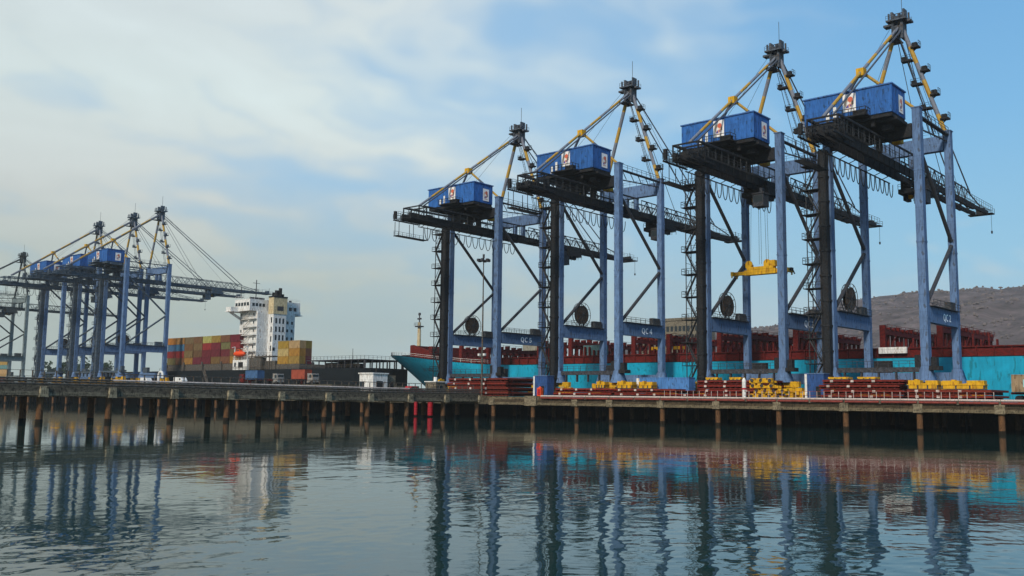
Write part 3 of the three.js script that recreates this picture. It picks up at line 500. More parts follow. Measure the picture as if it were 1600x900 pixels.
function spreader(pos, label, rope, group) {
  const t = thing('container_spreader', label, 'spreader', pos, group);
  const b = mb(); b.box(-6.0, 6.0, -0.35, 0.35, 0.35, -0.35); b.box(-3.4, 3.4, -0.5, 0.5, 0.75, -0.75); for (const s of [-1, 1]) { b.box(s * 6.0 - 0.25, s * 6.0 + 0.25, -0.45, 0.35, 1.2, -1.2); for (const z of [-1.1, 1.1]) b.box(s * 6.0 - 0.12, s * 6.0 + 0.12, -0.9, -0.4, z - 0.12, z + 0.12); } b.build('spreader_frame', M.yellow, t);
  const h = mb(); h.box(-2.9, 2.9, 0.55, 1.1, 0.7, -0.7); for (const u of [-2.6, 1.4]) { h.box(u - 0.6, u + 0.6, 1.0, 1.7, 0.6, -0.6); h.add(new THREE.CylinderGeometry(0.75, 0.75, 0.3, 16).rotateX(Math.PI / 2), new THREE.Matrix4().makeTranslation(u, 1.75, 0.2)); } h.box(2.2, 3.2, 1.0, 2.2, 0.6, -0.6); h.build('headblock', M.yellow, t);
  const m = mb(); m.box(-6.35, -5.9, -0.3, 0.3, 0.5, -0.5); m.box(5.9, 6.7, -0.2, 0.4, 0.4, -0.4); m.bar(V(6.6, 0.3, 0), V(7.1, -0.9, 0), 0.2); m.build('end_motor', M.brace, t);
  const r = mb(); for (const [u, z] of [[-2.6, 0.5], [-2.6, -0.5], [1.4, 0.5], [1.4, -0.5], [-0.4, 0], [0.3, 0.4]]) r.tube(V(u, 1.6, z), V(u * 0.85, rope, z), 0.035, 5); r.build('hoist_rope', M.dark, t);
}
spreader([-88.4, 30.4, -176.2], 'yellow container spreader hanging on ropes under the second crane from the right', 16);
spreader([-397, 24.5, -187], 'small yellow spreader hanging high between the distant left cranes', 20);

// ---------------------------------------------------------------- turquoise container ship
{
  const L1 = 60, C = 211, HB = 20, ns = 110, nj = 16;
  const xs = (y) => -237.6 + (17.6 - y) * 1.55 - 0.022 * Math.max(0, 12 - y) ** 2 * 0 , ytop = (x) => 13.25 + 4.4 * smooth(0, 1, clamp((-163 - x) / 75)) ** 1.1;
  const hb = (x, y) => { const s = clamp((x - xs(y)) / mix(86, 52, clamp(y / 17))); return HB * Math.pow(Math.sin(s * Math.PI / 2), mix(0.95, 0.62, clamp(y / 17))); };
  const ship = thing('container_ship', 'long turquoise container ship with dark red deck fittings behind the blue cranes', 'container ship');
  for (const side of [1, -1]) {
    const pos = [], idx = [];
    for (let i = 0; i <= ns; i++) for (let j = 0; j <= nj; j++) { const yn = mix(-1.2, 17.6, j / nj), x = mix(xs(yn), L1, (i / ns) ** 1.7), y = mix(-1.2, ytop(x), j / nj); pos.push(x, y, -C + side * hb(x, yn)); }
    for (let i = 0; i < ns; i++) for (let j = 0; j < nj; j++) { const a = i * (nj + 1) + j, b = a + nj + 1; if (side > 0) idx.push(a, b, a + 1, b, b + 1, a + 1); else idx.push(a, a + 1, b, b, a + 1, b + 1); }
    const g = new THREE.BufferGeometry(); g.setAttribute('position', new THREE.Float32BufferAttribute(pos, 3)); g.setIndex(idx); g.computeVertexNormals(); uvMetres(g);
    const m = new THREE.Mesh(g, M.hullTeal); m.name = 'hull_side'; m.castShadow = m.receiveShadow = true; ship.add(m);
  }
  mb().box(L1 - 0.3, L1, -1, 13.2, -191.1, -230.9).build('transom', M.hullTeal, ship);
  { // weather deck, and a black strip painted as the shadow line along the hull top
    const sh = new THREE.Shape(); const a = []; for (let i = 0; i <= 60; i++) { const x = mix(xs(17.6) + 0.6, L1, (i / 60) ** 1.6); a.push([x, hb(x, 17.6) - 0.25]); }
    const pos = [], idx = []; a.forEach(([x, h]) => { pos.push(x, ytop(x) - 0.5, -C + h, x, ytop(x) - 0.5, -C - h); }); for (let i = 0; i < 60; i++) { const k = i * 2; idx.push(k, k + 2, k + 1, k + 2, k + 3, k + 1); }
    const g = new THREE.BufferGeometry(); g.setAttribute('position', new THREE.Float32BufferAttribute(pos, 3)); g.setIndex(idx); g.computeVertexNormals(); uvMetres(g); const m = new THREE.Mesh(g, M.deckRed); m.name = 'weather_deck'; m.receiveShadow = true; ship.add(m);
    const b = mb(); for (let i = 1; i < 60; i++) { const [x, h] = a[i], [x2, h2] = a[Math.min(60, i + 1)]; b.bar(V(x, ytop(x) + 0.03, -C + h + 0.2), V(x2 + 0.01, ytop(x2) + 0.03, -C + h2 + 0.2), 0.18, 0.14); } b.build('edge_shadow_strip', M.hullBlack, ship);
    const r = mb(); for (let i = 1; i < 22; i++) { const [x, h] = a[i], [x2, h2] = a[i + 1]; r.rail(V(x, ytop(x), -C + h), V(x2, ytop(x2), -C + h2), 1.1, 2.5, 0.05); } r.build('bow_railing', M.white, ship);
  }
  mb().box(-198, L1 - 4, 12.8, 15.15, -193.6, -228.4).build('hatch_coaming', M.red, ship);
  { // ribs and lamps along the coaming face
    const b = mb(); for (let x = -196; x < L1 - 5; x += 3.1) b.box(x, x + 0.25, 12.9, 15.2, -193.2, -193.6); b.box(-198, L1 - 4, 15.15, 15.4, -193.2, -194.4); b.build('coaming_ribs', M.red, ship);
    mb().box(-71.4, -65.9, 14.25, 15.5, -192.6, -193.15).build('equipment_box', M.white, ship);
  }
  for (const x of [-190.5, -180, -161.5, -151, -131.5, -121.5, -108, -100.8, -89.6, -71.0, -59.9]) {   // lashing bridges across the ship
    const b = mb(), y0 = 15.1, z0 = -194.2, z1 = -228.6, hgt = x < -175 ? 3.6 : 4.6;
    b.box(x - 0.5, x + 0.5, y0, y0 + 0.5, z0, z1); b.box(x - 0.6, x + 0.6, y0 + hgt - 1.5, y0 + hgt - 0.6, z0, z1);
    for (let k = 0; k <= 13; k++) { const z = mix(z0, z1, k / 13); b.box(x - 0.3, x + 0.3, y0, y0 + hgt - 0.3, z - 0.3, z + 0.3); b.box(x - 0.6, x + 0.6, y0 + hgt - 0.6, y0 + hgt + 0.05 + (k % 3 ? 0 : 0.35), z - 0.45, z + 0.3); if (k < 13 && k % 4 === 1) b.bar(V(x + 0.8, y0 + 0.8, z), V(x + 0.8, y0 + hgt - 1.5, z + (z1 - z0) / 13), 0.14); }
    b.box(x - 0.55, x + 0.55, y0, y0 + hgt, z0 + 0.4, z0 - 0.3); b.rail(V(x + 0.9, y0 + hgt - 0.5, z0), V(x + 0.9, y0 + hgt - 0.5, z1), 1.0, 2.6); b.build('lashing_bridge', M.red, ship);
    if (x > -175) { const c = mb(); for (let k = 0; k < 6; k++) { const xx = x + 3 + k * 1.4; if (rnd() < 0.75) c.box(xx, xx + 0.3, y0, y0 + rr(1.2, 2.8), z0 + 0.2, z0 - 0.4); } c.box(x + 2, x + 8, y0, y0 + 0.35, z0 - 1, z0 - 8); c.build('cell_guide', M.red, ship); }
  }
  { // breakwater and mast on the forecastle
    const s = new THREE.Shape([[-223, 16.0], [-223, 20.6], [-221.6, 20.7], [-205.5, 16.4], [-205.5, 15.2]].map((p) => new THREE.Vector2(...p)));
    const g = new THREE.ExtrudeGeometry(s, { depth: 0.5, bevelEnabled: false }); mb().add(g.clone().translate(0, 0, -204.8)).add(g.translate(0, 0, -218)).box(-223.2, -222.6, 16.2, 20.6, -205, -217.6).box(-208, -206.6, 15.3, 19.6, -198, -224).build('breakwater', M.red, ship);
    const m = mb(); m.cyl(-226.2, 15.5, 28.5, -211, 0.75, 12, 0.5); m.build('fore_mast', M.cream, ship); const h = mb(); h.cyl(-226.2, 27.0, 27.3, -211, 1.5, 12); h.rail(V(-227.6, 27.3, -210), V(-224.8, 27.3, -210), 1, 0.7); h.cyl(-226.2, 28.5, 31, -211, 0.2, 6); h.box(-226.9, -225.5, 29.4, 29.9, -210.7, -211.3); h.box(-226.6, -225.8, 30.8, 31.6, -210.8, -211.2); h.build('mast_head', M.brace, ship);
    const w = mb(); w.box(-232, -229.5, 16.6, 17.9, -209, -213); w.cyl(-219.5, 16, 17.2, -206, 0.6, 10); w.box(-228.5, -227.4, 16.4, 17.6, -206.5, -207.8); w.build('mooring_winch', M.brace, ship);
    const nm = new THREE.MeshStandardMaterial({ roughness: 0.6, transparent: true, alphaTest: 0.5, name: 'bow_lettering', map: canvasTex(512, 64, (c, w2, h2) => { c.clearRect(0, 0, w2, h2); c.fillStyle = '#0d3e50'; for (let i = 0, x = 6; i < 13; i++) { const ww = 20 + ((i * 7) % 9); if (i !== 5) { c.fillRect(x, 6, 8, 52); c.fillRect(x, i % 3 ? 6 : 50, ww, 8); if (i % 2) c.fillRect(x + ww - 7, 6, 7, 52); c.fillRect(x, 28, ww - 4, 7); } x += ww + 12; } }) });
    // the name follows the plating: a narrow strip of the hull surface, 3 cm proud
    const pos = [], uv = [], idx = [], xa = -209.8, xb = -202.4; for (let i = 0; i <= 12; i++) for (let j = 0; j <= 1; j++) { const x = mix(xa, xb, i / 12), y = j ? 13.05 : 12.05, yn = y / ((ytop(x) + 1.2)) * 18.8 - 1.2 + 1.2 * (1 - 18.8 / (ytop(x) + 1.2)) * 0; pos.push(x, y, -C + hb(x, mix(-1.2, 17.6, (y + 1.2) / (ytop(x) + 1.2))) + 0.04); uv.push(i / 12, j); }
    for (let i = 0; i < 12; i++) { const a = i * 2; idx.push(a, a + 2, a + 1, a + 2, a + 3, a + 1); } const g2 = new THREE.BufferGeometry(); g2.setAttribute('position', new THREE.Float32BufferAttribute(pos, 3)); g2.setAttribute('uv', new THREE.Float32BufferAttribute(uv, 2)); g2.setIndex(idx); g2.computeVertexNormals(); const m2 = new THREE.Mesh(g2, nm); m2.name = 'bow_lettering'; ship.add(m2);
  }
}
// ---------------------------------------------------------------- containers
const boxGeo = {};
function container(pos, len, rgb, label, group, rot = 0, decor) {
  const t = thing('shipping_container', label, 'container', pos, group); t.rotation.y = rot; const m = paint(rgb);
  if (!boxGeo[len]) {
    const b = mb(), h = 2.59, w = 2.44; b.box(-len / 2 + 0.08, len / 2 - 0.08, 0.14, h - 0.1, w / 2 - 0.06, -w / 2 + 0.06); for (let x = -len / 2 + 0.3; x < len / 2 - 0.3; x += 0.56) for (const s of [-1, 1]) b.box(x, x + 0.28, 0.16, h - 0.12, s * (w / 2 - 0.06), s * (w / 2 - 0.02));
    const f = mb(); for (const x of [-1, 1]) for (const z of [-1, 1]) f.box(x * len / 2, x * (len / 2 - 0.16), 0, h, z * w / 2, z * (w / 2 - 0.16)); for (const y of [0, h - 0.14]) { for (const z of [-1, 1]) f.box(-len / 2 + 0.16, len / 2 - 0.16, y, y + 0.14, z * w / 2, z * (w / 2 - 0.1)); for (const x of [-1, 1]) f.box(x * len / 2, x * (len / 2 - 0.1), y, y + 0.14, -w / 2 + 0.16, w / 2 - 0.16); }
    const d = mb(); for (const z of [-0.8, -0.35, 0.35, 0.8]) d.bar(V(len / 2 - 0.04, 0.15, z), V(len / 2 - 0.04, h - 0.15, z), 0.05); d.box(len / 2 - 0.09, len / 2 - 0.06, 0.15, h - 0.15, -0.02, 0.02);
    boxGeo[len] = [b.build('body', m), f.build('frame', m), d.build('door_bars', m)];
  }
  for (const g of boxGeo[len]) { const k = g.clone(); k.material = m; t.add(k); }
  if (decor) decor(t); return t;
}
const CC = { mustard: [0.32, 0.19, 0.05], maroon: [0.16, 0.022, 0.032], brown: [0.16, 0.09, 0.04], blue: [0.06, 0.16, 0.30], red: [0.28, 0.03, 0.03], cream: [0.46, 0.33, 0.13], olive: [0.18, 0.135, 0.055], amber: [0.38, 0.20, 0.035] };
{
  const G = 'containers stacked on the black ship', zs = -192.6;
  const tiers = ['lowest tier', 'second tier', 'third tier', 'top tier'];
  const plan = [['olive', 'red', 'blue', 'amber'], ['brown', 'red', 'blue', 'mustard'], ['amber', 'olive', 'brown', 'olive'], ['maroon', 'brown', 'olive', 'brown'], ['maroon', 'maroon', 'red', 'cream'], ['brown', 'maroon', 'maroon', 'mustard'], ['brown', 'maroon', 'olive', 'brown'], ['amber', 'brown', 'red', 'maroon']];
  const where = ['first column from the left', 'second column from the left', 'third column from the left', 'fourth column from the left', 'fourth column from the bridge', 'third column from the bridge', 'second column from the bridge', 'column beside the white bridge'];
  plan.forEach((col, i) => col.forEach((c, k) => container([-346.2 + i * 6.32 + rr(-0.06, 0.06), 15.7 + k * 2.6, zs + rr(-0.1, 0.1)], 6.06, CC[c].map((v) => v * rr(0.85, 1.15)), `${c} container, ${tiers[k]}, black ship, ${where[i]}`, G)));
  plan.forEach((col, i) => { const c = plan[(i * 3 + 2) % 8][1]; container([-346.2 + i * 6.32, 23.5, zs - 2.55], 6.06, CC[c], `${c} container behind the top tier, black ship, ${where[i]}`, G); });
  const aft = [[['amber', 'cream', 'amber'], ['mustard', 'amber', 'cream']], [['olive', 'maroon', 'olive'], ['maroon', 'brown', 'mustard']]], row = ['front row', 'row behind'];
  aft.forEach((cols, r) => cols.forEach((col, i) => col.forEach((c, k) => container([-272.1 + i * 6.3, 15.0 + k * 2.6, -192.3 - r * 2.55], 6.06, CC[c].map((v) => v * rr(0.85, 1.15)), `${c} container, ${['lowest', 'middle', 'top'][k]} tier right of the bridge, ${['left', 'right'][i]} column, ${row[r]}`, G))));
  const S = 'containers on the turquoise ship';
  container([-144.5, 15.5, -196.2], 6.06, [0.10, 0.20, 0.21], 'dull blue-green container standing on the turquoise ship beside red lashing bridges', S);
  container([-165.0, 17.2, -196.2], 6.06, [0.32, 0.31, 0.25], 'pale grey-green container on the turquoise ship right of the first crane', S);
  for (const [x, w] of [[-126.2, 'left one of two low yellow gear bins on the turquoise ship near the grey building'], [-119.4, 'right one of two low yellow gear bins on the turquoise ship near the grey building']]) { const t = thing('gear_bin', w, 'bin', [x, 16.4, -195.4], 'yellow bins on the ship'); mb().box(-1.35, 1.35, 0, 0.75, 0.6, -0.6).build('bin_body', M.yellow, t); const f = mb(); for (const u of [-1.3, 0, 1.3]) f.box(u - 0.08, u + 0.08, -1.0, 0.95, 0.68, 0.6); f.build('bin_frame', M.red, t); }
  const Y = 'containers in the yard behind the far cranes';
  container([-584, DF, -230], 12.19, [0.30, 0.04, 0.05], 'dark red container on the ground in the yard at the far left', Y);
  for (const [dx, c, y, w] of [[-14, [0.42, 0.28, 0.12], 7.5, 'bottom'], [-14, [0.25, 0.05, 0.04], 10.1, 'second'], [-14, [0.46, 0.30, 0.12], 12.7, 'third'], [-14, [0.48, 0.31, 0.14], 15.3, 'fourth'], [-14, [0.13, 0.26, 0.25], 17.9, 'fifth'], [-14, [0.40, 0.26, 0.07], 20.5, 'topmost']]) container([-597 + dx, y, -230], 12.19, c, `${w} container of the tall yard stack at the left edge of the photo`, Y);
}
function chassis(t, len, y0, tractorSide, cabMat, cabLabel) {           // trailer under a container, along x; tractor at one end
  const b = mb(); b.box(-len / 2, len / 2, y0 - 0.35, y0 - 0.03, 0.5, -0.5); for (let x = -len / 2 + 0.6; x < len / 2; x += 2.6) b.box(x, x + 0.16, y0 - 0.2, y0 - 0.03, 1.2, -1.2); b.box(tractorSide * (len / 2 - 2.2), tractorSide * (len / 2 - 2.4), 0, y0 - 0.3, 0.9, -0.9); b.build('chassis', M.deckRed, t);
  const wheel = (x) => { for (const z of [-1, 1]) { const w = new THREE.CylinderGeometry(0.5, 0.5, 0.45, 16).rotateX(Math.PI / 2); mb().add(w, new THREE.Matrix4().makeTranslation(x, 0.5, z)).build('wheel', M.black, t); } };
  const e = -tractorSide * len / 2; wheel(e + tractorSide * 1.2); wheel(e + tractorSide * 2.4); const c = tractorSide * (len / 2 + 1.9); wheel(c + tractorSide * 0.7); wheel(tractorSide * (len / 2 - 0.6));
  const k = mb(); const s = new THREE.Shape([[-1.1, 0.7], [1.15, 0.7], [1.15, 1.7], [0.85, 2.95], [-1.1, 3.0]].map((p) => new THREE.Vector2(p[0] * tractorSide, p[1]))); k.add(new THREE.ExtrudeGeometry(s, { depth: 2.2, bevelEnabled: true, bevelSize: 0.06, bevelThickness: 0.06, bevelSegments: 1 }).translate(c, 0, -1.1)); k.box(c - 2.6, c + 1, 0.5, 0.8, 0.5, -0.5); const cab = k.build('cab', cabMat, t); if (cabLabel) cab.userData.label = cabLabel;
  mb().box(c - 0.4 + tractorSide * 0.2, c + 0.5 + tractorSide * 0.2, 1.85, 2.65, 1.17, 1.2).build('side_window', M.glass, cab); const w = mb(); w.bar(V(c + tractorSide * 1.06, 2.3, 0.9), V(c + tractorSide * 1.06, 2.3, -0.9), 0.12, 0.8); w.build('windscreen', M.glass, cab);
}
function truck(name, pos, rot, cabMat, label, len = 6.2, side = 1) { const t = thing(name, label, 'truck', pos); t.rotation.y = rot; chassis(t, len, 1.5, side, cabMat); return t; }
// vehicles on the far berth and on the quay
truck('container_truck', [-218.5, DF, -160], 0, M.dullWhite, 'white lorry carrying an orange-red container on the far quay', 6.4, 1);
container([-218.7, DF + 1.5, -160], 6.06, [0.36, 0.075, 0.04], 'orange-red container riding on a white lorry in front of the black hull', null, 0);
truck('container_truck', [-241.5, DF, -160], 0, M.red, 'red lorry carrying a blue container on the far quay', 6.4, -1);
container([-241.3, DF + 1.5, -160], 6.06, [0.06, 0.14, 0.28], 'blue container riding on a red lorry in front of the black hull', null, 0);
truck('flatbed_truck', [-231.5, DF, -159], 0, M.dullWhite, 'empty white lorry between the blue and the orange-red containers', 3, 1);
{ const t = truck('container_truck', [-103.2, D, -163.5], 0, M.deckRed, 'lorry carrying the long blue container along the quay below the cranes', 12.4, -1);
  container([-103.2, D + 1.55, -163.5], 12.19, [0.075, 0.22, 0.50], 'long blue container on a trailer between the second and third cranes', null, 0, (o) => { mb().box(-6.13, -5.4, 0.15, 2.45, 1.23, 1.235).build('marking', M.white, o); });
  const t2 = truck('container_truck', [-32.4, D, -157.2], 0, M.cream, 'trailer carrying a tan container at the right edge of the photo', 12.4, 1);
  const txt = new THREE.MeshStandardMaterial({ roughness: 0.6, transparent: true, alphaTest: 0.5, name: 'container_lettering', map: canvasTex(256, 128, (c, w, h) => { c.clearRect(0, 0, w, h); c.fillStyle = '#8fc4c8'; c.font = 'bold 120px sans-serif'; c.fillText('E', 20, 108); c.fillRect(120, 20, 110, 20); c.fillRect(120, 60, 110, 20); }) });
  container([-32.2, D + 1.5, -157.2], 12.19, [0.33, 0.23, 0.13], 'tan container with pale lettering at the right edge of the photo', null, 0, (o) => plate('lettering', txt, 2.4, 1.7, [-3.6, 1.3, 1.26], 0, o)); }
{ // blue store boxes by crane legs
  for (const [x, w, label] of [[-134.6, 3.8, 'blue store cabin with a white corner post between the two left cranes'], [-71.6, 3.4, 'blue store cabin with a white corner post between the two right cranes']]) {
    const t = thing('store_cabin', label, 'cabin', [x, D, -163.5], 'blue store cabins between crane legs'); const b = mb(); b.box(-w / 2, w / 2, 0.3, 4.6, 1.2, -1.2); for (let k = -w / 2 + 0.4; k < w / 2; k += 0.6) b.box(k, k + 0.12, 0.4, 4.5, 1.24, 1.2); b.build('wall', paint([0.028, 0.085, 0.25]), t); mb().box(-w / 2 - 0.1, w / 2 + 0.1, 4.6, 4.75, 1.3, -1.3).build('roof', M.blue, t); mb().box(-w / 2 - 0.12, -w / 2 + 0.3, 0.3, 4.55, 1.25, 1.3).build('corner_post', M.white, t); mb().box(0.2, 1.1, 0.3, 2.4, 1.24, 1.27).build('door', M.dark, t);
  }
}
// ---------------------------------------------------------------- hatch covers stacked on the quay
{
  const where = { a: 'left of the yard lamp mast', b: 'in the low pile left of the long blue container', c: 'below the second crane from the right', d: 'below the rightmost crane', e: 'in front of the long blue container', f: 'on the right end of the wharf stack' };
  const ord = ['bottom', 'second', 'third', 'topmost'];
  const stacks = [['a', -159.6, -141.2, 4, 158.6, 1.02], ['b', -127.8, -112.8, 2, 158.4, 0.92], ['g', -112.4, -97.6, 2, 158.4, 0.88], ['e', -97.2, -80.4, 1, 158.2, 0.85], ['c', -94.9, -79.2, 4, 161.6, 0.86], ['d', -68.5, -54.9, 4, 158.4, 0.85], ['f', -54.6, -42.0, 2, 158.4, 0.9]];
  where.g = 'left half in front of the third crane from the right';
  for (const [key, x0, x1, n, d, h] of stacks) for (let k = 0; k < n; k++) {
    const j = key === 'd' && k > 1 ? rr(-0.4, 0.3) : rr(-0.25, 0.25), t = thing('hatch_cover', n === 1 ? `single rust red steel hatch cover lying flat ${where[key]}` : n === 2 ? `${k ? 'upper' : 'lower'} rust red hatch cover ${where[key]}` : `${ord[k]} rust red hatch cover in the stack ${where[key]}`, 'hatch cover', [(x0 + x1) / 2 + j * 1.8, D + 0.12 + k * h, -d - 5 + rr(-0.15, 0.15)], 'rust red hatch covers stacked on the quay'); t.rotation.y = rr(-0.012, 0.012);
    const L = x1 - x0, red = std('hatch_red', [0.23 * rr(0.8, 1.1), 0.024 * rr(0.85, 1.25), 0.013], 0.8, { map: redMap });
    const b = mb(); b.box(-L / 2, L / 2, h * 0.55, h - 0.06, 5, -5); b.box(-L / 2, L / 2, 0.05, 0.2, 5, 4.6); b.build('panel', red, t);
    const r = mb(); for (let x = -L / 2 + 0.1; x < L / 2; x += 1.15) r.box(x, x + 0.16, 0.05, h * 0.55, 4.9, -4.9); r.box(-L / 2, L / 2, 0.05, h * 0.55, 3.4, 3.2); r.build('ribs', M.deckRed, t);
    for (const q of [-0.38, -0.12, 0.14]) mb().box(q * L - 0.26, q * L + 0.24, h * 0.45, h - 0.1, 5.08, 5).build('socket', M.pipe, t);
  }
  // lashing bins and spare gear on top of the stacks
  const gear = [[-66.2, D + 0.12 + 4 * 0.85, -160.5, 3.6, 0.55, 'low yellow lashing bin on the left end of the rightmost tall stack'], [-61.3, D + 0.12 + 4 * 0.85, -160.5, 3.2, 0.55, 'low yellow lashing bin in the middle of the rightmost tall stack'], [-92.6, D + 0.12 + 4 * 0.86, -164, 2.6, 0.7, 'yellow lashing bin on the left end of the stack under the second crane'], [-87.6, D + 0.12 + 4 * 0.86, -164, 2.4, 0.7, 'yellow lashing bin in the middle of the stack under the second crane'], [-116.6, D + 0.12 + 2 * 0.92, -160.8, 2.0, 1.5, 'narrow yellow lashing bin on the low stack left of the third crane leg'], [-110.6, D + 0.12 + 2 * 0.88, -160.8, 3.6, 1.6, 'broad yellow lashing bin on the low stack beside the third crane leg'], [-105.6, D + 0.12 + 2 * 0.88, -160.8, 3.2, 1.5, 'yellow lashing bin on the low stack right of the third crane leg'], [-46.2, D + 0.12 + 2 * 0.9, -160.6, 6.2, 1.5, 'long yellow lashing bin on the right end of the wharf stack'], [-52.3, D + 0.12 + 2 * 0.9, -160.6, 4.6, 1.6, 'yellow lashing bin with a frame under the rightmost crane leg']];
  for (const [x, y, z, w, h, label] of gear) {
    const t = thing('lashing_bin', label, 'bin', [x, y, z], 'yellow lashing bins on hatch covers'); const b = mb(), m = h > 1; b.box(-w / 2, w / 2, 0.1, h * (m ? 0.5 : 0.8), 0.9, -0.9); if (m) { b.box(-w / 2, -w * 0.09, h * 0.5, h * 0.92, 0.85, -0.8); b.box(w * 0.09, w / 2, h * 0.5, h * (0.85 + 0.1 * rnd()), 0.85, -0.8); b.box(-w * 0.09, w * 0.09, h * 0.5, h * 0.62, 0.6, -0.5); b.box(-w / 2 - 0.15, w / 2 + 0.15, h * 0.44, h * 0.52, 0.97, -0.97); b.box(-w * 0.3, -w * 0.2, h * 0.92, h * 1.02, 0.5, -0.5); } b.build('bin_body', M.yellow, t);
    const f = mb(); for (let u = -w / 2; u <= w / 2 + 0.01; u += w / 3) f.box(u - 0.1, u + 0.1, 0, h * 0.4, 0.98, 0.9); f.box(-w / 2, w / 2, 0, 0.1, 0.97, -0.9); f.build('bin_frame', M.brace, t);
  }
  // heap of yellow spreader frames beside the second crane leg
  for (let k = 0; k < 4; k++) {
    const t = thing('spreader_frame', `${['bottom', 'second', 'third', 'topmost'][k]} yellow steel frame in the heap beside the second crane's right leg`, 'steel frame', [-78.2 + [0, 0.6, -0.4, -0.9][k], D + 0.1 + k * 0.92, -157.6], 'heaped yellow steel frames'); t.rotation.y = [0.03, -0.06, 0.1, 0][k];
    const b = mb(), w = [6.6, 5.8, 5.2, 4.4][k]; b.box(-w / 2, w / 2, 0.1, 0.45, 0.9, 0.5); b.box(-w / 2, w / 2, 0.1, 0.45, -0.5, -0.9); for (let u = -w / 2; u < w / 2; u += 1.1) { b.box(u, u + 0.45, 0.05, 0.6, 1.0, -1.0); if (rnd() < 0.7) b.box(u + 0.2, u + 0.9, 0.45, 0.9, 0.8, 0.1); } b.build('frame', M.yellow, t);
    for (let u = -w / 2 + 0.5; u < w / 2; u += 1.7) mb().add(new THREE.CylinderGeometry(0.28, 0.28, 0.3, 10).rotateX(Math.PI / 2), new THREE.Matrix4().makeTranslation(u, 0.5, 0.98)).build('roller', M.brace, t);
  }
  { const t = thing('yellow_winch', 'yellow winch stand on the left end of the hatch covers near the bow', 'winch', [-162.6, D, -158.4]); const b = mb(); b.box(-1.2, 1.2, 0.1, 0.6, 1, -1); b.box(-1.1, -0.7, 0.6, 3.0, 0.8, -0.8); b.box(0.6, 1.0, 0.6, 3.9, 0.8, -0.8); b.bar(V(-0.9, 3, 0), V(0.8, 3.9, 0), 0.4); b.bar(V(-0.9, 0.6, 0.6), V(0.8, 3, 0.6), 0.2); b.build('stand', M.yellow, t); mb().add(new THREE.CylinderGeometry(0.7, 0.7, 1.2, 14).rotateZ(Math.PI / 2), new THREE.Matrix4().makeTranslation(0, 1.9, 0)).build('drum', M.brace, t); }
  { const t = thing('marker_post', 'white marker post standing on the wharf edge below the second crane', 'post', [-81.6, D, -155.2]); const b = mb(); b.cyl(0, 0, 3.3, 0, 0.36, 12); b.cyl(0, 3.3, 3.8, 0, 0.36, 12, 0.12); b.build('post', M.white, t); mb().cyl(0, 1.7, 2.0, 0, 0.39, 12).build('red_band', M.fender, t); }
  { const t = thing('bollard_box', 'small orange-red hydrant cabinet on the wharf corner', 'cabinet', [-129.0, D, -155.4]); const b = mb(); b.box(-0.5, 0.5, 0, 1.9, 0.4, -0.4); b.cyl(0, 1.9, 2.2, 0, 0.4, 10, 0.1); b.build('cabinet', M.orange, t); mb().box(-0.35, 0.35, 0.4, 1.6, 0.41, 0.4).build('door', M.fender, t); }
}
// ---------------------------------------------------------------- yard lamp mast
{
  const t = thing('high_mast_lamp', 'tall slim grey lamp mast standing in front of the leftmost near crane', 'lamp mast', [-147.0, D, -156.6]);
  mb().cyl(0, 0, 31.5, 0, 0.24, 12, 0.11).build('mast', M.pipeGrey, t);
  const h = mb(); h.cyl(0, 30.6, 30.8, 0, 1.1, 16); h.cyl(0, 31.3, 32.2, 0, 0.25, 10); h.build('head_frame', M.brace, t); for (let k = 0; k < 6; k++) { const a = k * 1.047, b = mb(); b.box(Math.cos(a) * 1.2 - 0.3, Math.cos(a) * 1.2 + 0.3, 30.5, 31.1, Math.sin(a) * 1.2 - 0.3, Math.sin(a) * 1.2 + 0.3); b.build('lamp_head', M.brace, t); }
  mb().box(-0.9, 0.9, 8.9, 9.1, 0.3, -0.3).build('cross_arm', M.pipeGrey, t); for (const s of [-1, 1]) mb().box(s * 0.8 - 0.25, s * 0.8 + 0.25, 9.1, 9.6, 0.4, -0.2).build('floodlight', M.white, t);
}
// ---------------------------------------------------------------- gate house on the jetty
{
  const t = thing('gate_house', 'small flat-roofed white building on the jetty near the turquoise bow', 'building', [-148.2, D, -126.6]);
  mb().box(-2.8, 1.4, 0, 4.2, 1.9, -1.9).build('wall', M.white, t); mb().box(-3.0, 1.6, 4.2, 4.45, 2.1, -2.1).build('roof', M.white, t);
  const w2 = mb(); w2.box(-2.8, 1.0, 0, 4.0, -1.9, -4.4); w2.build('annex_wall', M.tan, t);
  for (const [x, w] of [[-1.6, 1.1]]) { mb().box(x - w, x + w * 0.3, 1.5, 2.7, 1.95, 1.9).build('window', M.glass, t); }
  mb().box(1.4, 1.45, 1.5, 2.8, 1.0, -0.6).build('window', M.glass, t); mb().box(1.0, 1.05, 1.5, 2.7, -2.6, -3.8).build('window', M.glass, t);
  mb().cyl(0, 4.45, 6.6, 0, 0.05, 6).build('antenna', M.pipeGrey, t);
}
